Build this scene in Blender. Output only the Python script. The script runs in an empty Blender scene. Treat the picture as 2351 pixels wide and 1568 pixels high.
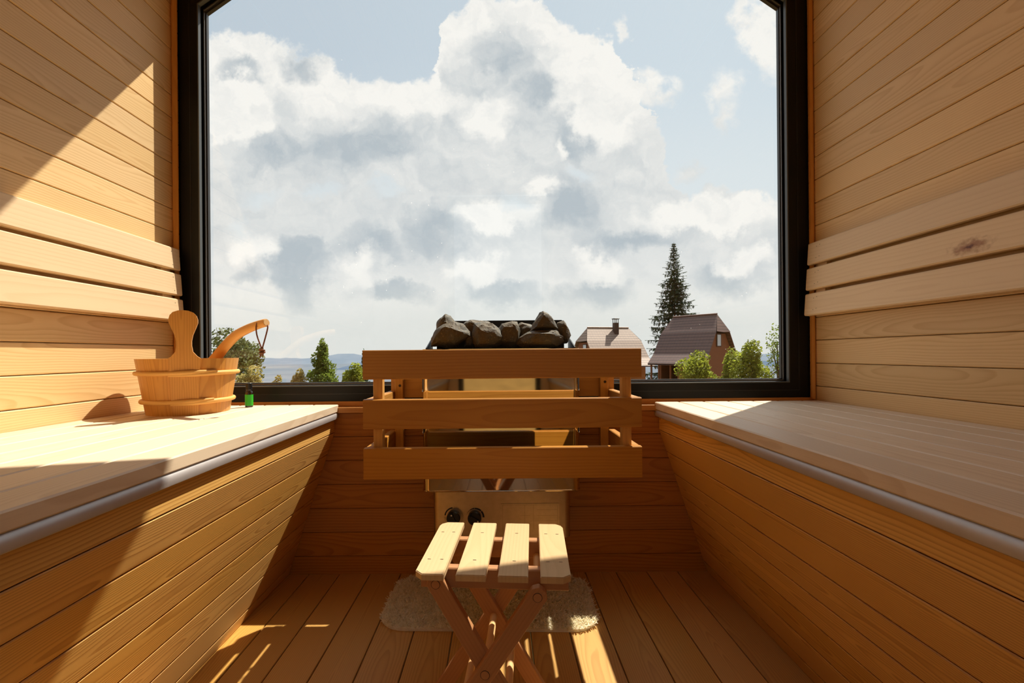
import bpy, bmesh, math, random
from mathutils import Vector, Matrix
random.seed(7)
SC = bpy.context.scene
COL = SC.collection
F = 1060.0            # focal length in pixels of the 2351x1568 frame
VX, VY = 1145.0, 812.0
HC = 0.70             # camera height above the floor
ROLL = 0.0087
def P(px, py, Y):
    """pixel of the photograph -> point at distance Y in front of the camera"""
    u, v = px - VX, py - VY
    return Vector(((u - ROLL * v) * Y / F, Y, HC - (v + ROLL * u) * Y / F))
def lin(r, g, b):
    f = lambda c: (c / 255 / 12.92) if c / 255 <= 0.04045 else ((c / 255 + 0.055) / 1.055) ** 2.4
    return (f(r), f(g), f(b), 1.0)

# ------------------------------------------------------------------ materials
def newmat(name):
    m = bpy.data.materials.new(name); m.use_nodes = True
    nt = m.node_tree; nt.nodes.clear()
    return m, nt
class NB:
    """small node-building helper"""
    def __init__(s, nt): s.nt = nt
    def n(s, t, **kw):
        x = s.nt.nodes.new(t)
        for k, v in kw.items(): setattr(x, k, v)
        return x
    def put(s, inp, val):
        if val is None: return
        if hasattr(val, 'is_output') or isinstance(val, bpy.types.NodeSocket): s.nt.links.new(val, inp)
        else: inp.default_value = val
    def m(s, op, a, b=None, c=None, clamp=False):
        x = s.n('ShaderNodeMath', operation=op); x.use_clamp = clamp
        s.put(x.inputs[0], a)
        if b is not None: s.put(x.inputs[1], b)
        if c is not None: s.put(x.inputs[2], c)
        return x.outputs[0]
    def vm(s, op, a, b=None, c=None):
        x = s.n('ShaderNodeVectorMath', operation=op)
        s.put(x.inputs[0], a)
        if b is not None: s.put(x.inputs[1], b)
        if c is not None: s.put(x.inputs[2], c)
        return x.outputs['Value'] if op in ('LENGTH', 'DOT_PRODUCT', 'DISTANCE') else x.outputs[0]
    def comb(s, x, y, z=0.0):
        c = s.n('ShaderNodeCombineXYZ'); s.put(c.inputs[0], x); s.put(c.inputs[1], y); s.put(c.inputs[2], z); return c.outputs[0]
    def sep(s, v):
        c = s.n('ShaderNodeSeparateXYZ'); s.put(c.inputs[0], v); return c.outputs
    def noise(s, vec, scale, detail=2.0, rough=0.5, color=False):
        x = s.n('ShaderNodeTexNoise'); s.put(x.inputs['Vector'], vec)
        x.inputs['Scale'].default_value = scale; x.inputs['Detail'].default_value = detail; x.inputs['Roughness'].default_value = rough
        return x.outputs['Color'] if color else x.outputs['Fac']
    def mix(s, fac, a, b, blend='MIX'):
        x = s.n('ShaderNodeMix', data_type='RGBA', blend_type=blend); x.clamp_factor = True
        s.put(x.inputs[0], fac); s.put(x.inputs[6], a); s.put(x.inputs[7], b); return x.outputs[2]
    def mr(s, v, a, b, c=0.0, d=1.0, smooth=True):
        x = s.n('ShaderNodeMapRange', interpolation_type='SMOOTHSTEP' if smooth else 'LINEAR')
        s.put(x.inputs[0], v); x.inputs[1].default_value = a; x.inputs[2].default_value = b
        x.inputs[3].default_value = c; x.inputs[4].default_value = d; return x.outputs[0]

def wood(name, light, dark, freq=150, ring=0.5, rough=0.5, var=0.12, knots=0.0, blotch=0.10, spot=None):
    """boards carry a corner attribute 'wood' = (along grain m, across m, board random)"""
    m, nt = newmat(name); b = NB(nt)
    at = b.n('ShaderNodeAttribute', attribute_name='wood')
    l, w, r = b.sep(at.outputs['Vector'])
    fr = lambda k: b.m('FRACT', b.m('MULTIPLY', r, k))
    w0 = b.m('MULTIPLY_ADD', fr(37.7), 0.10, -0.05)
    d0 = b.m('MULTIPLY_ADD', fr(73.3), 0.055, 0.006)
    off = b.m('MULTIPLY', r, 91.0)
    n1 = b.noise(b.comb(b.m('MULTIPLY', l, 1.6), b.m('MULTIPLY', w, 5.0), off), 1.0, 2.0)
    n2 = b.noise(b.comb(b.m('MULTIPLY', l, 7.0), b.m('MULTIPLY', w, 40.0), off), 1.0, 3.0)
    dd = b.m('ADD', d0, b.m('MULTIPLY_ADD', n1, 0.075, -0.0375))
    wc = b.m('SUBTRACT', w, w0)
    rr = b.m('SQRT', b.m('ADD', b.m('MULTIPLY', wc, wc), b.m('MULTIPLY', dd, dd)))
    ph = b.m('MULTIPLY_ADD', rr, float(freq), b.m('MULTIPLY', n2, 0.55))
    g = b.m('POWER', b.m('FRACT', ph), 2.6)
    fall = b.m('SUBTRACT', 1.0, b.m('POWER', b.m('FRACT', ph), 14.0))
    g = b.m('MULTIPLY', g, fall)
    fine = b.noise(b.comb(b.m('MULTIPLY', l, 14.0), b.m('MULTIPLY', w, 900.0), off), 1.0, 2.0)
    blo = b.noise(b.comb(b.m('MULTIPLY', l, 3.0), b.m('MULTIPLY', w, 9.0), off), 1.0, 3.0)
    amt = b.m('ADD', b.m('MULTIPLY', g, ring), b.m('MULTIPLY_ADD', fine, 0.30, -0.15))
    amt = b.m('ADD', amt, b.m('MULTIPLY_ADD', blo, blotch * 2, -blotch), clamp=True)
    c = b.mix(amt, light, dark)
    if knots:
        v = b.n('ShaderNodeTexVoronoi', feature='F1', distance='EUCLIDEAN')
        b.put(v.inputs['Vector'], b.comb(b.m('MULTIPLY', l, 2.2), b.m('MULTIPLY', w, 9.0), off)); v.inputs['Scale'].default_value = 1.0
        k = b.m('MULTIPLY', b.mr(v.outputs['Distance'], 0.05, 0.13, 1.0, 0.0), b.m('GREATER_THAN', b.sep(v.outputs['Color'])[0], 1.0 - knots))
        c = b.mix(b.m('MULTIPLY', k, 0.8), c, (dark[0] * .32, dark[1] * .22, dark[2] * .18, 1))
    if spot:
        sl, sw, rl, rw = spot
        q = b.comb(b.m('DIVIDE', b.m('SUBTRACT', l, sl), rl), b.m('DIVIDE', b.m('SUBTRACT', w, sw), rw))
        dn_ = b.m('ADD', b.vm('LENGTH', q), b.m('MULTIPLY_ADD', b.noise(b.comb(b.m('MULTIPLY', l, 60.0), b.m('MULTIPLY', w, 90.0)), 1.0, 4.0), 1.6, -0.8))
        c = b.mix(b.mr(dn_, 1.0, 0.15, 0.0, 0.85), c, lin(150, 92, 50))
        c = b.mix(b.mr(dn_, 0.25, 0.0, 0.0, 0.9), c, lin(100, 54, 26))
    tone = b.m('MULTIPLY_ADD', fr(17.9), var * 2, 1.0 - var)
    hs = b.n('ShaderNodeHueSaturation'); hs.inputs['Hue'].default_value = 0.5
    b.put(hs.inputs['Value'], tone); b.put(hs.inputs['Color'], c)
    b.put(hs.inputs['Saturation'], b.m('MULTIPLY_ADD', fr(53.1), 0.08, 0.94))
    p = b.n('ShaderNodeBsdfPrincipled'); b.put(p.inputs['Base Color'], hs.outputs[0])
    p.inputs['Roughness'].default_value = rough; p.inputs['Specular IOR Level'].default_value = 0.3
    bp = b.n('ShaderNodeBump'); bp.inputs['Strength'].default_value = 0.25; bp.inputs['Distance'].default_value = 0.0008
    b.put(bp.inputs['Height'], b.m('SUBTRACT', 1.0, amt)); nt.links.new(bp.outputs[0], p.inputs['Normal'])
    o = b.n('ShaderNodeOutputMaterial'); nt.links.new(p.outputs[0], o.inputs[0])
    return m
def plain(name, col, rough=0.5, metal=0.0, spec=0.5, noise=0.0, nscale=20.0, bump=0.0, trans=0.0):
    m, nt = newmat(name); b = NB(nt)
    p = b.n('ShaderNodeBsdfPrincipled')
    tc = b.n('ShaderNodeTexCoord')
    nz = b.noise(tc.outputs['Object'], nscale, 4.0)
    c = b.mix(b.m('MULTIPLY_ADD', nz, 1.6, -0.3, clamp=True), tuple(x * (1 - noise) for x in col[:3]) + (1,), tuple(min(1, x * (1 + noise)) for x in col[:3]) + (1,))
    b.put(p.inputs['Base Color'], c)
    p.inputs['Roughness'].default_value = rough; p.inputs['Metallic'].default_value = metal
    p.inputs['Specular IOR Level'].default_value = spec
    if bump:
        bp = b.n('ShaderNodeBump'); bp.inputs['Strength'].default_value = bump; bp.inputs['Distance'].default_value = 0.002
        b.put(bp.inputs['Height'], nz); nt.links.new(bp.outputs[0], p.inputs['Normal'])
    o = b.n('ShaderNodeOutputMaterial')
    if trans:
        tr = b.n('ShaderNodeBsdfTranslucent'); b.put(tr.inputs[0], c)
        ms = b.n('ShaderNodeMixShader'); ms.inputs[0].default_value = trans
        nt.links.new(p.outputs[0], ms.inputs[1]); nt.links.new(tr.outputs[0], ms.inputs[2]); nt.links.new(ms.outputs[0], o.inputs[0])
    else:
        nt.links.new(p.outputs[0], o.inputs[0])
    return m
def glass_mat():
    m, nt = newmat('window_glass'); b = NB(nt)
    tr = b.n('ShaderNodeBsdfTransparent'); tr.inputs[0].default_value = (0.985, 0.99, 0.985, 1)
    gl = b.n('ShaderNodeBsdfGlossy'); gl.inputs['Roughness'].default_value = 0.0
    fz = b.n('ShaderNodeFresnel'); fz.inputs['IOR'].default_value = 1.5
    ms = b.n('ShaderNodeMixShader'); b.put(ms.inputs[0], b.m('MULTIPLY', fz.outputs[0], 2.0, clamp=True))
    nt.links.new(tr.outputs[0], ms.inputs[1]); nt.links.new(gl.outputs[0], ms.inputs[2])
    tc = b.n('ShaderNodeTexCoord')          # dried water specks on the pane
    v = b.n('ShaderNodeTexVoronoi', feature='F1'); v.inputs['Scale'].default_value = 70.0
    nt.links.new(tc.outputs['Object'], v.inputs['Vector'])
    zone = b.noise(tc.outputs['Object'], 2.2, 2.0)
    rad = b.m('MULTIPLY', b.sep(v.outputs['Color'])[1], 0.13)
    sp = b.m('MULTIPLY', b.m('LESS_THAN', v.outputs['Distance'], rad), b.m('GREATER_THAN', b.sep(v.outputs['Color'])[0], 0.9))
    sp = b.m('MULTIPLY', sp, b.mr(zone, 0.5, 0.62, 0.0, 0.35))
    df = b.n('ShaderNodeBsdfTranslucent'); df.inputs[0].default_value = (0.9, 0.9, 0.85, 1)
    m2 = b.n('ShaderNodeMixShader'); b.put(m2.inputs[0], sp)
    nt.links.new(ms.outputs[0], m2.inputs[1]); nt.links.new(df.outputs[0], m2.inputs[2])
    o = b.n('ShaderNodeOutputMaterial'); nt.links.new(m2.outputs[0], o.inputs[0])
    return m
M = {}
M['wall'] = wood('wall_cladding_wood', lin(230, 194, 138), lin(188, 138, 72), 190, 0.55, 0.45, 0.08, blotch=0.16)
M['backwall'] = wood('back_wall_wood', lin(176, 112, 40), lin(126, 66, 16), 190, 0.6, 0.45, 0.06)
M['panel'] = wood('bench_panel_wood', lin(220, 170, 90), lin(160, 104, 38), 210, 0.85, 0.5, 0.07, knots=0.02)
M['bench'] = wood('bench_top_wood', lin(226, 204, 174), lin(186, 152, 114), 150, 0.45, 0.5, 0.08)
M['slat'] = wood('backrest_wood', lin(230, 200, 156), lin(204, 162, 112), 120, 0.35, 0.42, 0.06)
M['slat_knot'] = wood('backrest_wood_with_knot', lin(230, 200, 156), lin(204, 162, 112), 120, 0.35, 0.42, 0.06, spot=(1.745, 0.012, 0.055, 0.020))
M['guard'] = wood('guard_wood', lin(188, 130, 52), lin(152, 90, 28), 130, 0.55, 0.42, 0.05)
M['post'] = wood('guard_post_wood', lin(214, 158, 78), lin(184, 122, 50), 130, 0.40, 0.45, 0.05)
M['floor'] = wood('floor_wood', lin(202, 154, 82), lin(150, 102, 42), 230, 0.60, 0.42, 0.08, knots=0.05)
M['trim'] = wood('trim_wood', lin(208, 144, 70), lin(172, 106, 40), 120, 0.35, 0.5)
M['bucket'] = wood('bucket_wood', lin(208, 148, 68), lin(166, 100, 36), 190, 0.65, 0.4, 0.10, knots=0.08)
M['hoop'] = wood('hoop_wood', lin(226, 174, 98), lin(190, 130, 60), 120, 0.4, 0.5, 0.05)
M['ladle'] = wood('ladle_wood', lin(222, 164, 88), lin(190, 126, 56), 110, 0.4, 0.4, 0.05)
M['stool'] = wood('stool_slat_wood', lin(206, 174, 128), lin(178, 144, 98), 160, 0.35, 0.5, 0.05)
M['leg'] = wood('stool_leg_wood', lin(180, 128, 84), lin(142, 94, 56), 160, 0.4, 0.5, 0.05)
M['dowel'] = wood('dowel_wood', lin(220, 176, 118), lin(190, 140, 84), 120, 0.3, 0.5, 0.05)
M['black'] = plain('black_frame', lin(13, 12, 11), 0.42, spec=0.25, noise=0.1)
M['gasket'] = plain('glazing_gasket', lin(44, 42, 42), 0.35, spec=0.5)
M['gasket_grey'] = plain('glazing_gasket_grey', lin(92, 96, 98), 0.4, metal=0.3, spec=0.4)
M['spacer'] = plain('glazing_spacer', lin(120, 116, 112), 0.35, metal=0.7, noise=0.15, nscale=300)
M['alu'] = plain('bench_edge_metal', lin(186, 180, 178), 0.42, metal=0.45, noise=0.06, nscale=40)
M['steel'] = plain('polished_steel', lin(214, 200, 176), 0.05, metal=1.0, noise=0.03, nscale=30)
M['steel_dull'] = plain('brushed_steel', lin(196, 172, 138), 0.36, metal=0.9, noise=0.10, nscale=60, bump=0.05)
M['iron'] = plain('black_iron', lin(34, 33, 33), 0.45, metal=0.3, noise=0.2)
M['knob'] = plain('black_plastic', lin(14, 13, 13), 0.3)
M['ink'] = plain('black_print', lin(16, 14, 12), 0.5)
M['white'] = plain('white_mark', lin(230, 226, 215), 0.5)
M['screw'] = plain('screw_steel', lin(60, 48, 36), 0.4, metal=0.6)
M['glass'] = glass_mat()
M['leather'] = plain('leather_cord', lin(120, 66, 30), 0.6, noise=0.2, nscale=200)
M['amber'] = plain('amber_glass', lin(30, 15, 6), 0.06, spec=0.8)
M['green'] = plain('green_label', lin(40, 170, 30), 0.45, noise=0.12, nscale=60)
M['rug'] = plain('cream_pile', lin(250, 240, 216), 0.95, spec=0.1, noise=0.08, nscale=90, trans=0.35)
def stone_mat():
    m, nt = newmat('sauna_stone'); b = NB(nt)
    tc = b.n('ShaderNodeTexCoord')
    n1 = b.noise(tc.outputs['Object'], 22, 4.0); n2 = b.noise(tc.outputs['Object'], 190, 3.0, 0.65)
    c = b.mix(b.mr(n1, 0.35, 0.65), lin(92, 78, 54), lin(84, 84, 78))
    c = b.mix(b.mr(n2, 0.58, 0.74, 0.0, 0.7), c, lin(176, 156, 108))
    c = b.mix(b.mr(n2, 0.42, 0.30, 0.0, 0.6), c, lin(50, 44, 36))
    p = b.n('ShaderNodeBsdfPrincipled'); b.put(p.inputs['Base Color'], c); p.inputs['Roughness'].default_value = 0.75
    bp = b.n('ShaderNodeBump'); bp.inputs['Strength'].default_value = 0.6; bp.inputs['Distance'].default_value = 0.003
    b.put(bp.inputs['Height'], b.m('ADD', n1, n2)); nt.links.new(bp.outputs[0], p.inputs['Normal'])
    o = b.n('ShaderNodeOutputMaterial'); nt.links.new(p.outputs[0], o.inputs[0]); return m
M['stone'] = stone_mat()
def tile_mat(name, c1, c2, per_m):
    m, nt = newmat(name); b = NB(nt)
    at = b.n('ShaderNodeAttribute', attribute_name='wood'); l, w, r = b.sep(at.outputs['Vector'])
    s = b.m('FRACT', b.m('MULTIPLY', w, per_m)); s2 = b.m('FRACT', b.m('MULTIPLY', l, per_m * 1.1))
    k = b.m('MAXIMUM', b.mr(s, 0.55, 1.0), b.m('MULTIPLY', b.mr(s2, 0.8, 1.0), 0.5))
    k = b.m('ADD', k, b.m('MULTIPLY_ADD', b.noise(b.comb(l, w), 3.0, 2.0), 0.5, -0.25), clamp=True)
    p = b.n('ShaderNodeBsdfPrincipled'); b.put(p.inputs['Base Color'], b.mix(k, c1, c2)); p.inputs['Roughness'].default_value = 0.7
    o = b.n('ShaderNodeOutputMaterial'); nt.links.new(p.outputs[0], o.inputs[0]); return m
M['tile_dark'] = tile_mat('dark_roof_tiles', lin(108, 82, 74), lin(62, 46, 42), 3.0)
M['tile_pale'] = tile_mat('pale_roof_tiles', lin(156, 134, 118), lin(96, 78, 68), 2.6)
M['chalet'] = wood('chalet_boards', lin(128, 80, 48), lin(88, 52, 30), 40, 0.5, 0.7)
M['chalet_low'] = wood('chalet_lower_boards', lin(176, 122, 76), lin(140, 90, 52), 40, 0.5, 0.7)
M['pane'] = plain('house_window_pane', lin(190, 205, 222), 0.08, spec=0.8)
M['chimney'] = plain('chimney_brick', lin(78, 60, 52), 0.8, noise=0.2)
M['bark'] = plain('bark', lin(84, 66, 50), 0.9, noise=0.3, nscale=6)
M['spruce'] = plain('spruce_needles', lin(70, 90, 66), 0.8, spec=0.2, noise=0.35, nscale=1.2, trans=0.25)
M['leaf'] = plain('bush_leaves', lin(134, 142, 50), 0.6, spec=0.3, noise=0.6, nscale=1.6, trans=0.5)
M['leaf_dark'] = plain('dark_leaves', lin(96, 104, 58), 0.6, spec=0.3, noise=0.4, nscale=1.6, trans=0.4)
M['leaf_pale'] = plain('pale_leaves', lin(170, 158, 96), 0.6, spec=0.3, noise=0.3, nscale=2.0, trans=0.45)
M['leaf_green'] = plain('green_leaves', lin(112, 128, 50), 0.6, spec=0.3, noise=0.55, nscale=2.0, trans=0.45)
M['grass'] = plain('dry_grass', lin(108, 86, 50), 0.95, spec=0.05, noise=0.35, nscale=1.5)
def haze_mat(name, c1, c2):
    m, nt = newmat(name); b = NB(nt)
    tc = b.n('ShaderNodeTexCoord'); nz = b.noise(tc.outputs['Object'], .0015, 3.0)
    e = b.n('ShaderNodeEmission'); b.put(e.inputs[0], b.mix(b.mr(nz, .35, .65), c1, c2)); e.inputs[1].default_value = 0.88  # distance haze put into the colour as a steady glow, not lit
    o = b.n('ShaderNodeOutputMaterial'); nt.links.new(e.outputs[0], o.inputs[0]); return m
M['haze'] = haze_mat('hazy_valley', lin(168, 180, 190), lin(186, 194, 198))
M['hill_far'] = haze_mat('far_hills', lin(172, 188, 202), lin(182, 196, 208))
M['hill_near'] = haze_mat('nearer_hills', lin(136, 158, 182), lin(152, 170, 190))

# ------------------------------------------------------------------ mesh helpers
def new_bm():
    bm = bmesh.new(); bm.loops.layers.float_vector.new('wood'); return bm
def obj(name, bm, mat, parent=None, smooth=False, label=None):
    me = bpy.data.meshes.new(name)
    bmesh.ops.recalc_face_normals(bm, faces=bm.faces[:])
    bm.to_mesh(me); bm.free()
    me.materials.append(M[mat] if isinstance(mat, str) else mat)
    if smooth:
        for p in me.polygons: p.use_smooth = True
        try: me.set_sharp_from_angle(angle=math.radians(40))
        except Exception: pass
    o = bpy.data.objects.new(name, me); COL.objects.link(o)
    if parent is not None:
        o.parent = parent; o.matrix_parent_inverse = Matrix.Identity(4)
        loc = parent.get('_origin')
    if label: o['label'] = label
    return o
def tag(o, label=None, cat=None, group=None, kind=None):
    if label: o['label'] = label
    if cat: o['category'] = cat
    if group: o['group'] = group
    if kind: o['kind'] = kind
    return o
def thing(name, label, cat, loc=(0, 0, 0), rotz=0.0, group=None, kind=None):
    o = bpy.data.objects.new(name, None); o.empty_display_size = 0.05
    COL.objects.link(o); o.location = loc; o.rotation_euler = (0, 0, rotz)
    return tag(o, label, cat, group, kind)
def struct(name, bm, mat, smooth=False):
    o = obj(name, bm, mat, None, smooth); o['kind'] = 'structure'; return o
def setw(bm, face, fn):
    ly = bm.loops.layers.float_vector['wood']
    for lp in face.loops: lp[ly] = fn(lp.vert.co)
def board(bm, o, al, aw, at, L, W, T, bev=0.002, seed=None, shift=None):
    """prism: o = corner; al/aw/at = unit axes (along, across, thickness); chamfered long edges"""
    o, al, aw, at = Vector(o), Vector(al).normalized(), Vector(aw).normalized(), Vector(at).normalized()
    r = random.random() if seed is None else seed
    ls = random.uniform(0, 5) if shift is None else shift
    e = min(bev, W * .45, T * .45)
    prof = [(e, 0), (W - e, 0), (W, e), (W, T - e), (W - e, T), (e, T), (0, T - e), (0, e)] if e > 0 else [(0, 0), (W, 0), (W, T), (0, T)]
    n = len(prof)
    A = [bm.verts.new(o + aw * a + at * t) for a, t in prof]
    B = [bm.verts.new(o + aw * a + at * t + al * L) for a, t in prof]
    def fn(co):
        d = co - o
        return Vector((d.dot(al) + ls, d.dot(aw) + d.dot(at) * 0.6 - W / 2, r))
    for i in range(n):
        f = bm.faces.new((A[i], A[(i + 1) % n], B[(i + 1) % n], B[i])); setw(bm, f, fn)
    f = bm.faces.new(A[::-1]); setw(bm, f, fn)
    f = bm.faces.new(B); setw(bm, f, fn)
X3, Y3, Z3 = Vector((1, 0, 0)), Vector((0, 1, 0)), Vector((0, 0, 1))
def box(bm, x0, x1, y0, y1, z0, z1, bev=0.002, along='x', seed=None):
    L = {'x': (X3, Y3, Z3, x1 - x0, y1 - y0, z1 - z0), 'y': (Y3, X3, Z3, y1 - y0, x1 - x0, z1 - z0), 'z': (Z3, X3, Y3, z1 - z0, x1 - x0, y1 - y0)}[along]
    board(bm, (x0, y0, z0), L[0], L[1], L[2], L[3], L[4], L[5], bev, seed)
def prism(bm, pts, axis, d, seed=0.5, along=None):
    """extrude a planar polygon (list of Vector) by vector axis*d"""
    ax = Vector(axis).normalized() * d
    A = [bm.verts.new(p) for p in pts]; B = [bm.verts.new(Vector(p) + ax) for p in pts]
    al = Vector(along).normalized() if along is not None else Z3
    ac = al.cross(ax.normalized()); ac = ac.normalized() if ac.length > 1e-6 else X3
    fn = lambda co: Vector((co.dot(al), co.dot(ac), seed))
    n = len(A)
    fs = [bm.faces.new(A), bm.faces.new(B[::-1])]
    for i in range(n): fs.append(bm.faces.new((A[i], B[i], B[(i + 1) % n], A[(i + 1) % n])))
    for f in fs: setw(bm, f, fn)
    return A, B
def tube(bm, pts, rad, seg=10, seed=0.5, caps=True):
    pts = [Vector(p) for p in pts]
    rads = rad if isinstance(rad, (list, tuple)) else [rad] * len(pts)
    rings = []; ref = None; acc = 0; Ls = []
    for i, p in enumerate(pts):
        t = (pts[min(i + 1, len(pts) - 1)] - pts[max(i - 1, 0)]).normalized()
        if ref is None:
            ref = Vector((0, 0, 1)) if abs(t.z) < 0.9 else Vector((1, 0, 0))
        a = (ref - t * ref.dot(t)).normalized(); ref = a; c = t.cross(a)
        if i: acc += (p - pts[i - 1]).length
        Ls.append(acc)
        rings.append([bm.verts.new(p + (a * math.cos(k * 2 * math.pi / seg) + c * math.sin(k * 2 * math.pi / seg)) * rads[i]) for k in range(seg)])
    ly = bm.loops.layers.float_vector['wood']
    for i in range(len(rings) - 1):
        for k in range(seg):
            f = bm.faces.new((rings[i][k], rings[i][(k + 1) % seg], rings[i + 1][(k + 1) % seg], rings[i + 1][k]))
            vals = [(Ls[i], k), (Ls[i], k + 1), (Ls[i + 1], k + 1), (Ls[i + 1], k)]
            for lp, (a, b) in zip(f.loops, vals): lp[ly] = Vector((a, math.sin(b / seg * 2 * math.pi) * rads[i], seed))
    if caps:
        for rg in (rings[0][::-1], rings[-1]):
            f = bm.faces.new(rg); c0 = sum((v.co for v in rg), Vector()) / seg
            setw(bm, f, lambda co: Vector((0.0, (co - c0).length, seed)))
def lathe(bm, prof, centre, seg=32, seed=0.5):
    cx, cy = centre; ly = bm.loops.layers.float_vector['wood']
    rings = [[bm.verts.new((cx + r * math.cos(2 * math.pi * k / seg), cy + r * math.sin(2 * math.pi * k / seg), z)) for k in range(seg)] for r, z in prof]
    for i in range(len(rings) - 1):
        for k in range(seg):
            f = bm.faces.new((rings[i][k], rings[i][(k + 1) % seg], rings[i + 1][(k + 1) % seg], rings[i + 1][k]))
            for lp in f.loops: lp[ly] = Vector((lp.vert.co.z, lp.vert.co.x, seed))
    bm.faces.new(rings[0][::-1]); bm.faces.new(rings[-1])
def origin_to(o, p):
    """shift an object's origin to p (top-level single meshes: the base point)"""
    p = Vector(p); o.data.transform(Matrix.Translation(-p)); o.location = p

# ------------------------------------------------------------------ room shell
XL, XR = -1.052, 1.0245          # side wall faces
YF, YG, YB = 1.505, 1.540, 1.475 # frame face, glass, back wall face
YR = -0.80                       # rear wall face
PITCH = 0.0738
SL = 0.69
def roofline(x, x0, z0, x1):     # gable line through (x0,z0),(x1,z0)
    return z0 + SL * (min(x - x0, x1 - x))
bm = new_bm()
nb = 24
x = -0.317 - 0.0981 * 8
while x < 1.12:
    box(bm, x, x + 0.0952, YR - 0.05, YB + 0.01, -0.03, 0.0, 0.0012, 'y'); x += 0.0981
struct('floor', bm, 'floor')
def side_wall(name, xf, sgn):
    bm = new_bm(); z = 0.587 - PITCH * 8
    while z < 2.0:
        board(bm, (xf, YR - 0.05, z + 0.0012), Y3, Z3, (sgn, 0, 0), (1.62 - YR + 0.05), PITCH - 0.0016, 0.02, 0.0022); z += PITCH
    box(bm, *( (xf - 0.06, xf - 0.0195) if sgn < 0 else (xf + 0.0195, xf + 0.06)), YR - 0.05, 1.62, -0.03, z + .02, 0, 'y')
    return struct(name, bm, 'wall')
side_wall('wall_left', XL, -1); side_wall('wall_right', XR, 1)
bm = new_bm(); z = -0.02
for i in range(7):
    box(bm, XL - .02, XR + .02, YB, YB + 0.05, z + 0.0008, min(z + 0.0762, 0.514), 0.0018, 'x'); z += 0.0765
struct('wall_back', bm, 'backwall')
# ceiling, two slopes of boards
apx = (XL + XR) / 2
bm = new_bm()
for sgn, xe in ((-1, XL), (1, XR)):
    d = Vector((-sgn * 1, 0, SL)).normalized(); nrm = Vector((sgn * SL, 0, 1)).normalized()
    st = Vector((xe + sgn * 0.06, YR - .05, 1.965 - 0.06 * SL))
    L = (abs(apx - xe) + 0.06) / abs(d.x); k = 0.0
    while k < L:
        w_ = min(PITCH - .0016, L - k + 0.01)
        board(bm, st + d * k, Y3, d, nrm, 1.66 - YR, w_, 0.04, 0.0022); k += PITCH
struct('ceiling', bm, 'wall')
bm = new_bm()     # unseen roof overhang edge outside the window, added to shape the sunlight's upper edge
for sgn, xe in ((-1, -1.10), (1, 1.077)):
    xm = -0.0115; zz = lambda x: 1.992 + SL * ((x + .96) if sgn < 0 else (.937 - x))
    prism(bm, [Vector((xe, 1.61, zz(xe))), Vector((xm, 1.61, zz(xm))), Vector((xm, 1.61, zz(xm) + .16)), Vector((xe, 1.61, zz(xe) + .16))], Y3, 0.045, along=X3)
struct('trim_5', bm, 'black')
# rear wall behind the camera with an open doorway
bm = new_bm(); z = -0.02
while z < 2.72:
    zt = z + PITCH - .0016
    def lim(xe, s):  # clip under the ceiling
        return xe
    hw = max(0.0, min(1.04, (2.72 - zt) / SL))
    xl, xr = max(XL - .02, apx - hw - .03), min(XR + .02, apx + hw + .03)
    if z < 2.0:
        box(bm, xl, -0.42, YR - 0.04, YR, z, zt, 0.002, 'x'); box(bm, 0.42, xr, YR - 0.04, YR, z, zt, 0.002, 'x')
    elif xr - xl > 0.02: box(bm, xl, xr, YR - 0.04, YR, z, zt, 0.002, 'x')
    z += PITCH
struct('wall_rear', bm, 'wall')
bm = new_bm()
for a, b_ in (((-0.42, -0.37), (0, 2.02)), ((0.37, 0.42), (0, 2.02))): box(bm, a[0], a[1], YR - .05, YR + .012, b_[0], b_[1], .003, 'z')
box(bm, -0.42, 0.42, YR - .05, YR + .012, 1.97, 2.02, .003, 'x')
d1 = thing('door_1', None, None, (0, YR, 0)); d1['kind'] = 'structure'
o = obj('door_frame', bm, 'black', d1); o.location = (0, -YR, 0)

# window: gable-shaped black frame with one pane
def gable(xl, xr, zb, zc):
    xm = (xl + xr) / 2
    return [(xl, zb), (xr, zb), (xr, zc), (xm, zc + SL * (xr - xm)), (xl, zc)]
def ring(bm, po, pi, y0, y1):
    n = len(po)
    V = {}
    for nm, pp, y in (('of', po, y0), ('if', pi, y0), ('ob', po, y1), ('ib', pi, y1)):
        V[nm] = [bm.verts.new((a, y, c)) for a, c in pp]
    for i in range(n):
        j = (i + 1) % n
        bm.faces.new((V['of'][i], V['of'][j], V['if'][j], V['if'][i])); bm.faces.new((V['ob'][j], V['ob'][i], V['ib'][i], V['ib'][j]))
        bm.faces.new((V['of'][j], V['of'][i], V['ob'][i], V['ob'][j])); bm.faces.new((V['if'][i], V['if'][j], V['ib'][j], V['ib'][i]))
w1 = thing('window_1', None, None, (0, YF, 0.545)); w1['kind'] = 'structure'
W0 = Vector((0, -YF, -0.545))
def wpart(name, bm, mat, **k):
    o = obj(name, bm, mat, w1, **k); o.location = W0; return o
g_out = gable(-1.034, 1.0125, 0.545, 1.882); g_in = gable(-0.9727, 0.947, 0.599, 1.849)
bm = new_bm(); ring(bm, g_out, g_in, YF, YF + 0.022)
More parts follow.
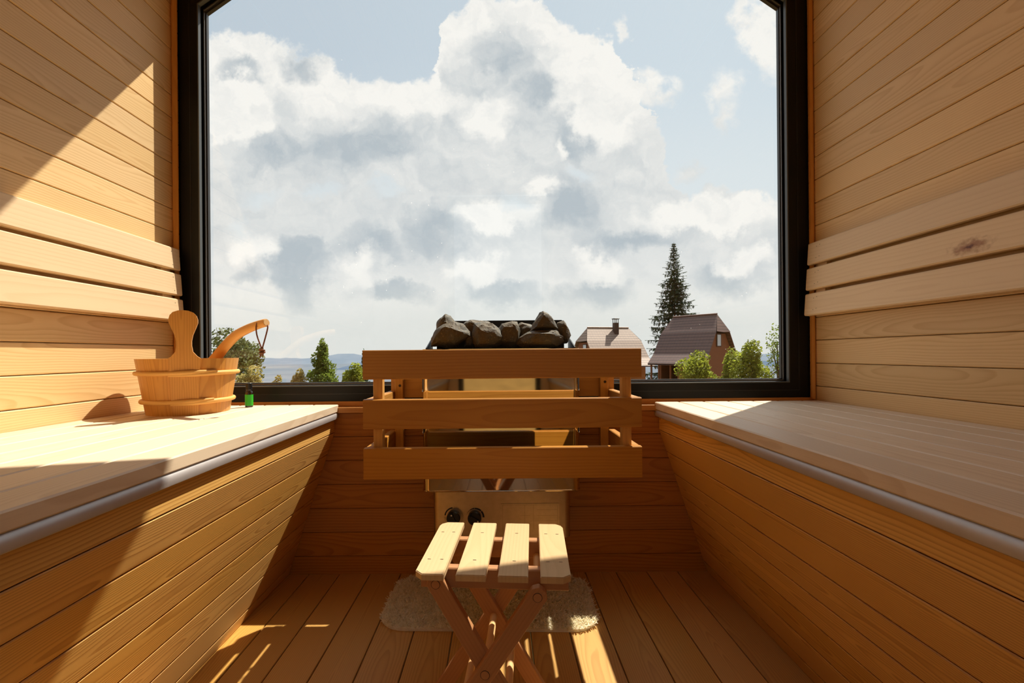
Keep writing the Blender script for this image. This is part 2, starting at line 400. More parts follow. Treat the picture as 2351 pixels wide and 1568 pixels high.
# thin reveal line where frame and casing meet, around the face
g_mid = gable(-1.000, 0.978, 0.573, 1.866)
ring(bm, gable(-1.075, 1.05, 0.505, 1.93), gable(-0.9660, 0.9415, 0.604, 1.845), YF + 0.022, YG + 0.010)
wpart('frame', bm, 'black')
bm = new_bm(); ring(bm, gable(-1.034 + .034, 1.0125 - .034, 0.545 + .028, 1.8655), gable(-1.034 + .0352, 1.0125 - .0352, 0.545 + .0292, 1.8648), YF - 0.0012, YF + 0.001)
wpart('frame_groove', bm, 'gasket')
bm = new_bm(); ring(bm, gable(-0.9735, 0.948, 0.598, 1.8495), gable(-0.9700, 0.9445, 0.6015, 1.8475), YF - 0.001, YF + 0.012)
wpart('glazing_gasket', bm, 'gasket_grey')
bm = new_bm(); ring(bm, gable(-0.9670, 0.9425, 0.603, 1.8455), gable(-0.9600, 0.937, 0.610, 1.837), YF + 0.027, YG + 0.004)
wpart('spacer', bm, 'gasket')
bm = new_bm(); ring(bm, gable(-0.9665, 0.942, 0.6035, 1.845), gable(-0.9635, 0.9395, 0.6065, 1.8425), YF + 0.020, YF + 0.027)
wpart('bead', bm, 'spacer')
bm = new_bm(); vs = [bm.verts.new((a, YG, c)) for a, c in gable(-0.963, 0.940, 0.607, 1.840)]; bm.faces.new(vs)
wpart('pane', bm, 'glass')
# corner trims, and the ledge under the window
def qround(bm, xa, xb, y0, y1, z0, z1):
    box(bm, xa, xb, y0, y1, z0, z1, min(xb - xa, y1 - y0) * .42, 'z', 0.3)
bm = new_bm(); qround(bm, XL, -1.033, YF - 0.019, YF, 0.545, 1.915); struct('trim_1', bm, 'trim')
bm = new_bm(); qround(bm, 1.0115, XR, YF - 0.019, YF, 0.545, 1.915); struct('trim_2', bm, 'trim')
bm = new_bm(); box(bm, XL, XR, YB - 0.008, YF + .06, 0.515, 0.5335, 0.0015, 'x'); struct('trim_3', bm, 'trim')
bm = new_bm(); box(bm, XL, XR, YF - 0.004, YF + .03, 0.5335, 0.549, 0.0015, 'x'); struct('trim_4', bm, 'trim')

# ------------------------------------------------------------------ benches and backrests
BZ = 0.542
def bench(name, label, sgn, xf, xw, xb):
    """sgn -1 = left wall; xf front edge, xw wall, xb panel foot"""
    y0, y1 = YR + 0.01, YB - 0.002
    t = thing(name, label, 'bench', ((xf + xw) / 2, 0.3, 0))
    off = Vector((-(xf + xw) / 2, -0.3, 0))
    def add(nm, bm, mat, **k):
        o = obj(nm, bm, mat, t, **k); o.location = off; return o
    bm = new_bm(); w_ = 0.0785; x = xf; k = 0
    while abs(x - xf) < abs(xw - xf) - 0.004:
        ww = min(w_ - 0.0042, abs(xw - x) - 0.003)
        board(bm, (x, y0, BZ - 0.024), Y3, (sgn, 0, 0), Z3, y1 - y0, ww, 0.024, 0.0025); x += sgn * w_
    add('seat_top', bm, 'bench')
    bm = new_bm(); x = xf + sgn * 0.004
    pr = [(0, 0), (0.004, -0.004), (0.0055, -0.012), (0.004, -0.019), (0, -0.0215), (-0.02, -0.0215), (-0.02, 0)]
    prism(bm, [Vector((x - sgn * a, y0, BZ - 0.0245 + b_)) for a, b_ in pr], Y3, y1 - y0, along=Y3)
    add('metal_edge_strip', bm, 'alu', smooth=True)
    xa = xf + sgn * 0.013; zt, zb = BZ - 0.047, 0.4535
    bm = new_bm(); board(bm, (xa, y0, zb), Y3, Z3, (sgn, 0, 0), y1 - y0, zt - zb, 0.02, 0.002)
    add('apron', bm, 'panel')
    bm = new_bm(); dv = Vector((xb - xa, 0, -zb)); L = dv.length; dv.normalize(); nv = Vector((sgn * abs(dv.z), 0, -abs(dv.x)))
    k = 0.001
    while k < L:
        ww = min(0.0735 - 0.0016, L - k)
        board(bm, Vector((xa, y0, zb)) + dv * k, Y3, dv, nv, y1 - y0, ww, 0.02, 0.0022); k += 0.0735
    add('front_panel', bm, 'panel')
    bm = new_bm()   # carcass rail under the seat, at the wall
    box(bm, min(xw, xw - sgn * .04), max(xw, xw - sgn * .04), y0, y1, BZ - .065, BZ - .0245, .002, 'y')
    add('wall_rail', bm, 'panel')
    return t
bench('sauna_bench', 'pale plank bench with the wooden bucket standing on it', -1, -0.513, XL, -0.676)
bench('sauna_bench', 'empty plank bench along the right wall, mostly in shade', 1, 0.497, XR, 0.659)
def backrest(label, sgn, xw, xtop):
    t = thing('bench_backrest', label, 'backrest', (xw, 0.3, 0.81))
    off = Vector((-xw, -0.3, -0.81)); lean = 0.0155 / 0.232
    y0, y1 = YR + 0.02, 1.482
    dn = Vector((-sgn * lean, 0, -1)).normalized(); nv = Vector((sgn * 1, 0, -lean)).normalized()
    for k, zt in enumerate((1.044, 0.963, 0.882)):
        bm = new_bm(); xs = xtop - sgn * lean * (1.044 - zt)
        kn_ = sgn > 0 and k == 1
        board(bm, (xs, y0, zt), Y3, dn, nv, y1 - y0, 0.0695, 0.018, 0.003, shift=0.0 if kn_ else None)
        o = obj('slat', bm, 'slat_knot' if kn_ else 'slat', t); o.location = off
        for dy_, dk in ((.040, .017), (.040, .053), (.054, .014), (.054, .050)) if sgn > 0 else ((.036, .014), (.034, .056)):
            bm = new_bm(); q = Vector((xs, y1 - dy_, zt)) + dn * dk - nv * .0003
            bm.faces.new([bm.verts.new(q + Y3 * a_ + dn * b_) for a_, b_ in ((-.0016, -.0009), (.0016, -.0006), (.0016, .0009), (-.0016, .0007))])
            obj('nail_head', bm, 'ink', o)
    for yb in (1.42, 0.45, -0.5):
        bm = new_bm(); xs = xtop + sgn * 0.018
        pts = [Vector((xs, yb, 1.03)), Vector((xw - sgn * .0015, yb, 1.03)), Vector((xw - sgn * .0015, yb, 0.82)), Vector((xs - sgn * lean * .21, yb, 0.82))]
        prism(bm, pts, Y3, 0.04, along=Z3); o = obj('batten', bm, 'slat', t); o.location = off
    return t
backrest('three-slat pale backrest on the left wall above the bucket', -1, XL, -1.0235)
backrest('three-slat pale backrest on the right wall, shaded, with a brown knot', 1, XR, 0.997)

# ------------------------------------------------------------------ heater
HX = 0.005
def rrect(x0, x1, y0, y1, r, seg=6, front_only=True):
    """outline, front corners (at y0) rounded, counter-clockwise from back-left"""
    pts = [(x0, y1)]
    for k in range(seg + 1):
        a = math.pi + k / seg * math.pi / 2; pts.append((x0 + r + r * math.cos(a), y0 + r + r * math.sin(a)))
    for k in range(seg + 1):
        a = 1.5 * math.pi + k / seg * math.pi / 2; pts.append((x1 - r + r * math.cos(a), y0 + r + r * math.sin(a)))
    pts.append((x1, y1)); return pts
heater = thing('sauna_heater', 'polished steel electric sauna heater with two black knobs, behind the slatted guard', 'heater', (HX, 1.33, 0.2))
HO = Vector((-HX, -1.33, -0.2))
def hp(nm, bm, mat, par=None, **k):
    o = obj(nm, bm, mat, par or heater, **k)
    if par is None: o.location = HO
    return o
BY0, BY1, BZ0, BZ1 = 1.295, 1.445, 0.314, 0.7135
bm = new_bm()
oo = rrect(HX - .222, HX + .222, BY0, BY1, 0.022, 8); ii = rrect(HX - .219, HX + .219, BY0 + .003, BY1, 0.019, 8)
rows = [(oo, BZ0), (oo, BZ1), (ii, BZ1), (ii, BZ0)]
R = [[bm.verts.new((a, b_, z)) for a, b_ in pp] for pp, z in rows]
for q in range(4):
    A, B = R[q], R[(q + 1) % 4]
    for i in range(len(A) - 1): bm.faces.new((A[i], A[i + 1], B[i + 1], B[i]))
for i in (0, -1): bm.faces.new([R[q][i] for q in range(4)])
hp('body_shell', bm, 'steel', smooth=True)
bm = new_bm()   # rolled lower lip
tube(bm, [Vector((a, b_, BZ0 + .001)) for a, b_ in rrect(HX - .222, HX + .222, BY0, BY1, 0.022, 8)], 0.0022, 8)
hp('lower_lip', bm, 'steel', smooth=True)
bm = new_bm(); prism(bm, [Vector((a, b_, BZ0 + 0.012)) for a, b_ in ii], Z3, 0.004); hp('inner_floor', bm, 'iron')
bm = new_bm()   # top flange around the stone opening
fo = rrect(HX - .2225, HX + .2225, BY0 - .0005, BY1, .022, 8); fi = rrect(HX - .214, HX + .214, BY0 + .010, BY1 - .006, .012, 8)
T = [[bm.verts.new((a, b_, z)) for a, b_ in pp] for pp, z in ((fo, BZ1 + .001), (fi, BZ1 + .001), (fi, BZ1 - .004), (fo, BZ1 - .004))]
for q in range(4):
    A, B = T[q], T[(q + 1) % 4]
    for i in range(len(A)): bm.faces.new((A[i], A[(i + 1) % len(A)], B[(i + 1) % len(A)], B[i]))
hp('top_flange', bm, 'steel')
bm = new_bm()   # black stone basket: floor, back sheet and the two wings
prism(bm, [Vector((a, b_, BZ1 - .03)) for a, b_ in fi], Z3, 0.003)
zt = 0.8030
prism(bm, [Vector((HX - .197, 1.432, BZ1 - .03)), Vector((HX + .198, 1.432, BZ1 - .03)), Vector((HX + .198, 1.432, zt - .004)), Vector((HX + .190, 1.432, zt)), Vector((HX - .190, 1.432, zt)), Vector((HX - .197, 1.432, zt - .004))], Y3, 0.003)
for s, xx in ((-1, HX - .212), (1, HX + .210)):
    prism(bm, [Vector((xx, 1.308, BZ1 - .03)), Vector((xx, 1.432, BZ1 - .03)), Vector((xx, 1.432, .750)), Vector((xx, 1.39, .740)), Vector((xx, 1.325, BZ1 + .008)), Vector((xx, 1.308, BZ1 + .004))], X3, 0.003)
hp('stone_basket', bm, 'iron')
for s in (-1, 1):   # vent slots wrapped round the front corners
    for zc, zh in ((0.645, 0.0515), (0.516, 0.0415), (0.390, 0.0415)):
        cx, cy, r = HX + s * (.222 - .022), BY0 + .022, .022
        bm = new_bm(); b2 = new_bm()
        outline = []
        hw = 0.0085; n = 10
        for k in range(n + 1):
            a = math.pi * k / n; outline.append((hw * math.cos(a), zh - hw + hw * math.sin(a)))
        for k in range(n + 1):
            a = math.pi + math.pi * k / n; outline.append((hw * math.cos(a), -zh + hw + hw * math.sin(a)))
        def wrap(a, z, d):
            th = 1.13 + a / r
            return Vector((cx + s * (r + d) * math.sin(th), cy - (r + d) * math.cos(th), zc + z))
        cols = []
        vs = [bm.verts.new(wrap(a, z, 0.0006)) for a, z in outline]
        # fill in strips so the slot follows the curve
        for k in range(n):
            top = [outline[k], outline[k + 1]]; bot = [outline[2 * n + 1 - k], outline[2 * n - k]]
            bm.faces.new((vs[k], vs[k + 1], vs[2 * n - k], vs[2 * n + 1 - k]))
        tube(b2, [wrap(a, z, 0.0006) for a, z in outline + outline[:1]], 0.0009, 6)
        sl = hp('vent_slot', bm, 'ink'); hp('slot_rim', b2, 'steel', par=sl, smooth=True)
CY = 1.335
bm = new_bm(); prism(bm, [Vector((a, b_, 0.167)) for a, b_ in rrect(HX - .199, HX + .199, CY, 1.44, .017, 6)], Z3, 0.158)
hp('control_box', bm, 'steel_dull', smooth=True)
for nm, px, py, ang in (('a', 1042, 1185.7, 115), ('b', 1090, 1186.4, -30)):
    c = P(px, py, CY); c.y = CY
    bm = new_bm()
    for (r0, y0), (r1, y1) in zip([(0.0195, 0.0), (0.0195, -0.016), (0.0175, -0.018)], [(0.0195, -0.016), (0.0175, -0.018), (0.0001, -0.018)]):
        n = 28; A = [bm.verts.new(c + Vector((r0 * math.cos(2 * math.pi * k / n), y0, r0 * math.sin(2 * math.pi * k / n)))) for k in range(n)]
        B = [bm.verts.new(c + Vector((r1 * math.cos(2 * math.pi * k / n), y1, r1 * math.sin(2 * math.pi * k / n)))) for k in range(n)]
        for k in range(n): bm.faces.new((A[k], A[(k + 1) % n], B[(k + 1) % n], B[k]))
    a = math.radians(ang); dr = Vector((math.cos(a), 0, math.sin(a))); pr = Vector((-dr.z, 0, dr.x))
    q = [c + dr * e1 * .016 + pr * e2 * .0035 + Vector((0, -.018, 0)) for e1, e2 in ((1, 1), (1, -1), (-1, -1), (-1, 1))]
    prism(bm, q, (0, -1, 0), 0.005)
    kn = hp('knob', bm, 'knob', smooth=True)
    bm = new_bm(); d0 = c + dr * 0.0115 + Vector((0, -.0236, 0))
    vs = [bm.verts.new(d0 + Vector((.0021 * math.cos(k * math.pi / 6), 0, .0021 * math.sin(k * math.pi / 6)))) for k in range(12)]; bm.faces.new(vs)
    hp('pointer_dot', bm, 'white', par=kn)
    bm = new_bm()
    def arc(a0, a1, r0a, r1a, r0b, r1b, n=10):
        prev = None
        for k in range(n + 1):
            t = k / n; an = math.radians(a0 + (a1 - a0) * t); ra = r0a + (r0b - r0a) * t; rb = r1a + (r1b - r1a) * t
            e = [bm.verts.new(c + Vector((rr * math.cos(an), -.0006, rr * math.sin(an)))) for rr in (ra, rb)]
            if prev: bm.faces.new((prev[0], prev[1], e[1], e[0]))
            prev = e
    if nm == 'a':
        arc(172, 98, .0236, .0275, .0236, .0275)
        for aa in list(range(86, -70, -13)) + [186, 199, 212]:
            an = math.radians(aa); cc = c + Vector((.0256 * math.cos(an), -.0006, .0256 * math.sin(an)))
            for k in range(10):
                p0, p1 = [math.radians(36 * (k + j)) for j in (0, 1)]
                bm.faces.new([bm.verts.new(cc + Vector((rr * math.cos(w_), 0, rr * math.sin(w_)))) for rr, w_ in ((.0019, p0), (.0024, p0), (.0024, p1), (.0019, p1))])
    else:
        arc(168, 132, .0236, .0239, .0232, .0246); arc(129, 93, .0232, .0246, .0226, .0258); arc(90, 44, .0226, .0258, .0226, .0270); arc(40, -4, .0226, .0270, .0226, .0282)
    hp('dial_scale', bm, 'ink')
bm = new_bm(); a = P(1149.5, 1156, CY); b_ = P(1284, 1228, CY)
box(bm, a.x, b_.x, CY - .0012, CY, b_.z, a.z, .0005, 'x'); pl = hp('data_plate', bm, 'steel_dull', label='thin metal data plate with ruled lines')
bm = new_bm()
def rule(x0, x1, z0, z1): bm.faces.new([bm.verts.new((x, CY - .0016, z)) for x, z in ((x0, z0), (x1, z0), (x1, z1), (x0, z1))])
w_, h_ = b_.x - a.x, a.z - b_.z; th = .0003
for fx0, fx1, fz in ((.03, .97, .95), (.33, .50, .62), (.5, .97, .45), (.62, .97, .62), (.62, .97, .80)): rule(a.x + fx0 * w_, a.x + fx1 * w_, b_.z + fz * h_, b_.z + fz * h_ + th)
for fx, z0, z1 in ((.03, .05, .95), (.41, .2, .95), (.56, .2, .95), (.97, .05, .95)): rule(a.x + fx * w_, a.x + fx * w_ + th, b_.z + z0 * h_, b_.z + z1 * h_)
hp('ruled_lines', bm, 'screw', par=pl)
bm = new_bm(); box(bm, HX - .12, HX + .12, 1.44, YB, 0.23, 0.31, .002, 'x'); hp('wall_bracket', bm, 'iron')

# wooden guard round the heater
GX = 0.008; GW = 0.3515; GY = 1.164
guard = thing('heater_guard', 'honey-coloured slatted wooden guard rail enclosing the heater below the stones', 'guard rail', (GX, 1.3, 0.385))
GO = Vector((-GX, -1.3, -0.385))
def gp(nm, bm, mat, **k):
    o = obj(nm, bm, mat, guard, **k); o.location = GO; return o
for zt, hh in ((0.7115, 0.0742), (0.5865, 0.0748), (0.463, 0.0785)):
    bm = new_bm(); board(bm, (GX - GW, GY, zt - hh), X3, Z3, Y3, 2 * GW, hh, 0.02, 0.002); gp('front_slat', bm, 'guard')
    for s in (-1, 1):
        bm = new_bm(); xo = GX + s * GW
        board(bm, (min(xo, xo - s * .02), GY + .0205, zt - hh), Y3, Z3, X3, 1.4545 - GY - .0205, hh, 0.02, 0.002); gp('side_slat', bm, 'guard')
for s in (-1, 1):
    xi = GX + s * (GW - .0205)
    bm = new_bm(); box(bm, min(xi, xi - s * .0235), max(xi, xi - s * .0235), GY + .0205, GY + .045, 0.388, 0.708, .0015, 'z'); gp('front_post', bm, 'post')
    bm = new_bm(); box(bm, min(xi, xi - s * .0255), max(xi, xi - s * .0255), 1.4305, 1.4545, 0.388, 0.708, .0015, 'z'); rp = gp('rear_post', bm, 'post')
    bm = new_bm(); cc = P(918 if s < 0 else 1389, 885.5 if s < 0 else 876.5, 1.4298)
    vs = [bm.verts.new((cc.x + .0042 * math.cos(k * math.pi / 8), 1.4298, cc.z + .0042 * math.sin(k * math.pi / 8))) for k in range(16)]; bm.faces.new(vs)
    obj('screw_head', bm, 'screw', rp)
bm = new_bm(); box(bm, -0.340, 0.362, 1.4545, 1.478, 0.5637, 0.664, .002, 'x'); gp('mounting_board', bm, 'post')

# stones, each from its own outline
def stone(label, pts, Y, thick, seed):
    rnd = random.Random(seed); Y = 1.340 + (Y - 1.262) * .52; thick *= .8
    P3 = [P(a, b_, Y) for a, b_ in pts]
    c = sum(P3, Vector()) / len(P3)
    bm = new_bm()
    for p in P3:
        bm.verts.new(p + Vector((0, rnd.uniform(-.2, .2) * thick, 0)))
    for sc, dy in ((0.72, -0.5), (0.66, 0.5), (0.42, -0.68 + rnd.uniform(-.1, .1))):
        for p in P3:
            q = c + (p - c) * (sc + rnd.uniform(-.12, .12)); q.y = Y + dy * thick * rnd.uniform(.75, 1.1); bm.verts.new(q)
    bmesh.ops.convex_hull(bm, input=bm.verts[:])
    bmesh.ops.delete(bm, geom=[v for v in bm.verts if not v.link_faces], context='VERTS')
    bmesh.ops.triangulate(bm, faces=bm.faces[:])
    bmesh.ops.subdivide_edges(bm, edges=bm.edges[:], cuts=3, use_grid_fill=True)
    bmesh.ops.smooth_vert(bm, verts=bm.verts[:], factor=.10, use_axis_x=True, use_axis_y=True, use_axis_z=True)
    from mathutils import noise as N
    bm.normal_update()
    for v in bm.verts:
        s = Vector((seed * 3.1, 0, 0))
        d = N.fractal(v.co * 38 + s, 1.0, 2.0, 4) * 0.0040 + N.noise(v.co * 170 + s) * 0.0007
        v.co += v.normal * d
    o = obj('heater_stone', bm, 'stone', None, smooth=True)
    o.data.set_sharp_from_angle(angle=math.radians(20))
    zb = min((v.co.z for v in o.data.vertices)); origin_to(o, (c.x, Y, zb))
    tag(o, label, 'stone', 'sauna stones heaped on the heater')
stone('big front stone at the left end of the heap', [(989, 797), (987, 784), (994, 776), (999, 757), (1018, 744), (1042, 738), (1062, 742), (1081, 760), (1079, 771), (1064, 778), (1048, 797), (1024, 799)], 1.262, .07, 1)
stone('stone peeking up behind the big left end stone', [(999, 760), (1002, 742), (1012, 730), (1024, 722), (1034, 724), (1047, 740), (1050, 758), (1030, 790), (1006, 790)], 1.375, .06, 2)
stone('flat grey stone low at the back, behind the two left front stones', [(1056, 752), (1066, 739), (1080, 733), (1106, 735), (1126, 741), (1128, 768), (1110, 792), (1070, 790)], 1.345, .06, 3)
stone('speckled front stone with a slanting right edge, second from the left', [(1085, 790), (1084, 762), (1088, 742), (1108, 740), (1130, 744), (1146, 754), (1162, 774), (1160, 785), (1142, 797), (1112, 799), (1090, 799)], 1.262, .07, 4)
stone('angular grey-topped stone in the middle of the heap', [(1146, 790), (1141, 756), (1152, 744), (1176, 735), (1188, 737), (1194, 760), (1190, 796), (1164, 798)], 1.29, .06, 5)
stone('small dark stone at the back, left of the pointed stone', [(1186, 745), (1198, 740), (1222, 748), (1222, 770), (1210, 788), (1190, 788)], 1.355, .05, 6)
stone('wide low brown stone at the front right', [(1184, 792), (1190, 775), (1206, 764), (1222, 758), (1242, 755), (1280, 757), (1291, 773), (1296, 783), (1280, 797), (1240, 799), (1200, 799)], 1.262, .075, 7)
stone('pointed stone on top of the wide low one', [(1214, 763), (1222, 744), (1232, 730), (1238, 716), (1246, 712), (1254, 717), (1270, 733), (1284, 756), (1262, 757), (1240, 757)], 1.275, .06, 8)
stone('upright stone at the right end of the heap', [(1276, 792), (1274, 758), (1279, 742), (1288, 740), (1293, 734), (1297, 746), (1305, 754), (1308, 770), (1303, 790)], 1.325, .055, 9)
stone('dark low stone wedged between the two left front stones', [(1066, 798), (1066, 780), (1074, 768), (1086, 768), (1092, 782), (1090, 798)], 1.305, .05, 10)

# ------------------------------------------------------------------ bucket, ladle, bottle
bc = Vector((-0.8840, 1.318, BZ)); BR, Br, BH = 0.124, 0.1005, 0.152
bucket = thing('sauna_bucket', 'wooden stave bucket with a tall paddle-shaped handle, standing on the left bench', 'bucket', bc)
NS = 11; fa = math.radians(-61)          # the tall stave faces the camera
bm = new_bm(); ly = bm.loops.layers.float_vector['wood']
def stave(bm, k, zt, seed):
    a0 = fa + (k - .5) * 2 * math.pi / NS + .002; a1 = fa + (k + .5) * 2 * math.pi / NS - .002
    n = 4; t = 0.013
    grid = []
    for z in (0.0, zt):
        R_ = Br + (BR - Br) * z / BH
        grid.append([[bm.verts.new((rr * math.cos(a0 + (a1 - a0) * i / n), rr * math.sin(a0 + (a1 - a0) * i / n), z)) for i in range(n + 1)] for rr in (R_, R_ - t)])
    (bo, bi), (to, ti) = grid
    fs = []
    for i in range(n):
        fs += [bm.faces.new((bo[i], bo[i + 1], to[i + 1], to[i])), bm.faces.new((bi[i + 1], bi[i], ti[i], ti[i + 1])), bm.faces.new((to[i], to[i + 1], ti[i + 1], ti[i])), bm.faces.new((bo[i + 1], bo[i], bi[i], bi[i + 1]))]
    fs += [bm.faces.new((bo[0], to[0], ti[0], bi[0])), bm.faces.new((bo[n], bi[n], ti[n], to[n]))]
    am = (a0 + a1) / 2
    for f in fs: setw(bm, f, lambda co: Vector((co.z + seed * 9, (math.atan2(co.y, co.x) - am + math.pi) % (2 * math.pi) * .12 - math.pi * .12, seed)))
for k in range(1, NS): stave(bm, k, BH, random.random())
obj('staves', bm, 'bucket', bucket)
bm = new_bm(); lathe(bm, [(Br - .012, 0.012), (Br - .010, 0.024)], (0, 0), 40); obj('bucket_bottom', bm, 'bucket', bucket)
# tall handle stave, outline in (across, height)
bm = new_bm()
half = [(0.0284, 0.0), (0.0349, BH - .004), (0.0352, BH + .001), (0.0285, BH + .006), (0.0205, BH + .018), (0.0180, BH + .034), (0.0182, BH + .046), (0.0215, BH + .062), (0.0285, BH + .079), (0.0338, BH + .093), (0.0340, BH + .102), (0.0310, BH + .112), (0.0240, BH + .120), (0.0120, BH + .1245), (0.0, BH + .1255)]
half = [(a * (.93 if z > BH + .01 else 1), z) for a, z in half]
outl = [(a, z) for a, z in half] + [(-a, z) for a, z in half[-2::-1]]
er = Vector((math.cos(fa), math.sin(fa), 0)); et = Vector((-math.sin(fa), math.cos(fa), 0)); tilt = (BR - Br) / BH
def hpos(a, z, d): return er * (Br + tilt * z + 0.001 - d) * 1.0 + et * a + Z3 * z
A = [bm.verts.new(hpos(a, z, 0)) for a, z in outl]; B = [bm.verts.new(hpos(a, z, .016)) for a, z in outl]
n = len(A); fs = []
for i in range(n): fs.append(bm.faces.new((A[i], A[(i + 1) % n], B[(i + 1) % n], B[i])))
m_ = len(half)
for V in (A, B):
    for i in range(m_ - 1):
        j = n - 1 - i
        q = [V[i], V[i + 1], V[j - 1], V[j]] if V[i + 1] is not V[j - 1] else [V[i], V[i + 1], V[j]]
        fs.append(bm.faces.new(q))
for f in fs: setw(bm, f, lambda co: Vector((co.z, co.dot(et), 0.41)))
obj('tall_handle', bm, 'bucket', bucket)
for zc in (0.036, 0.113):     # twisted split-wood hoops
    bm = new_bm(); R_ = Br + (BR - Br) * zc / BH
    a0 = fa + 0.15
    for s, z_off in ((-1, -.0045), (1, .0045)):
        pts = []; rads = []
        for k in range(49):
            t = k / 48; an = a0 - .45 + t * (2 * math.pi + .9)
            ov = .0045 * (max(0, 1 - t / .12) + max(0, (t - .88) / .12))
            w_ = max(0.0, 1 - min(t, 1 - t) / .14)
            lift = (0.0055 if t < .5 else -0.0055) * w_
            if s < 0: continue
            pts.append(Vector(((R_ + .0035 + (.003 * w_ if t > .5 else 0)) * math.cos(an), (R_ + .0035 + (.003 * w_ if t > .5 else 0)) * math.sin(an), zc - lift)))
            rads.append(0.0062 * (1 - .55 * max(0, 1 - min(t, 1 - t) / .07)))
        if pts: tube(bm, pts, rads, 10, 0.62)
    obj('hoop', bm, 'hoop', bucket, smooth=True)
# ladle standing in the bucket
pth = [P(462, 860, 1.345), P(497, 820, 1.335), P(517, 795, 1.325), P(541, 771, 1.313), P(567, 756, 1.30), P(592, 746, 1.288), P(611.5, 740.5, 1.275)]
lad = thing('sauna_ladle', 'wooden ladle with a bent handle leaning in the bucket', 'ladle', bc + Vector((0, 0, .025)))
LO = -(bc + Vector((0, 0, .025)))
def smooth_path(p, n=6):
    out = []
    for i in range(len(p) - 1):
        a, b_, c, d = p[max(i - 1, 0)], p[i], p[i + 1], p[min(i + 2, len(p) - 1)]
        for k in range(n):
            t = k / n; out.append(0.5 * ((2 * b_) + (c - a) * t + (2 * a - 5 * b_ + 4 * c - d) * t * t + (3 * b_ - a - 3 * c + d) * t ** 3))
    out.append(p[-1]); return out
sp = smooth_path(pth); nn = len(sp)
bm = new_bm(); tube(bm, sp, [0.0155 - 0.0045 * i / (nn - 1) for i in range(nn - 1)] + [0.0104], 16, 0.33)
o = obj('handle', bm, 'ladle', lad, smooth=True); o.location = LO
tipn = (sp[-1] - sp[-3]).normalized()
bm = new_bm(); tube(bm, [sp[-1] - tipn * .001, sp[-1] + tipn * .0016], [0.0102, 0.0092], 16, 0.2); o = obj('handle_end', bm, 'dowel', lad, smooth=True); o.location = LO
bm = new_bm(); lathe(bm, [(0.020, -.032), (0.036, -.022), (0.042, 0.0), (0.043, .016), (0.039, .016), (0.036, 0.0), (0.018, -.024)], (0, 0), 24)
o = obj('bowl', bm, 'ladle', lad, smooth=True); o.location = Vector((-0.012, 0.028, 0.036))
def on_handle(t): return sp[int(t * (nn - 1))]
h0, h1 = P(592, 744, 1.274), P(614, 750, 1.272); kn = P(602, 806, 1.270)
loop = [P(593, 737, 1.288), P(590.5, 741, 1.2765), P(588, 752, 1.274), P(590, 770, 1.272), P(597, 790, 1.271), P(601.5, 802, 1.270)]
loop2 = [P(601.5, 802, 1.2702), P(605, 790, 1.271), P(610, 772, 1.272), P(614, 756, 1.273), P(614.5, 748, 1.275), P(611, 743, 1.279)]
bm = new_bm(); tube(bm, smooth_path(loop, 5), 0.0020, 8); tube(bm, smooth_path(loop2, 5), 0.0020, 8)
st = obj('hanging_strap', bm, 'leather', lad, smooth=True); st.location = LO
bm = new_bm()
kpts = [kn + Vector((.0065 * math.cos(t), -.0045 * math.sin(t), .0045 * math.sin(t * .5 + .6) - .001)) for t in [k * .42 for k in range(26)]]
tube(bm, kpts, 0.0026, 8); tube(bm, [kn + Vector((.001, 0, .002)), P(600, 812, 1.27), P(597, 820, 1.27)], .0021, 8); tube(bm, [kn + Vector((.002, -.001, 0)), P(604, 812, 1.268), P(603, 818, 1.268)], .0021, 8)
obj('knot', bm, 'leather', st, smooth=True)
# essential oil bottle
bp_ = P(572, 934, 1.425); bp_.z = BZ
bs_ = .84; bot = thing('oil_bottle', 'small dark glass bottle with a green label beside the bucket', 'bottle', bp_)
bm = new_bm(); lathe(bm, [(r_ * bs_, z_) for r_, z_ in [(.011, 0), (.0133, .0015), (.0135, .004), (.0135, .043), (.012, .0475), (.0085, .0505), (.0085, .054)]], (0, 0), 28); obj('glass_body', bm, 'amber', bot, smooth=True)
bm = new_bm(); lathe(bm, [(r_ * bs_, z_) for r_, z_ in [(.0098, .0505), (.0108, .052), (.0108, .056), (.0098, .0565), (.0098, .058), (.0108, .0585), (.0108, .0735), (.0095, .0745)]], (0, 0), 28); obj('cap', bm, 'knob', bot, smooth=True)
bm = new_bm(); n = 20
for k in range(n):
    q = [math.radians(-160 + 230 * (k + j) / n) for j in (0, 1)]
    bm.faces.new([bm.verts.new((bs_ * .0138 * math.cos(a), bs_ * .0138 * math.sin(a), z)) for a, z in ((q[0], .005), (q[1], .005), (q[1], .039), (q[0], .039))])
bmesh.ops.remove_doubles(bm, verts=bm.verts[:], dist=1e-5); obj('paper_label', bm, 'green', bot, smooth=True)

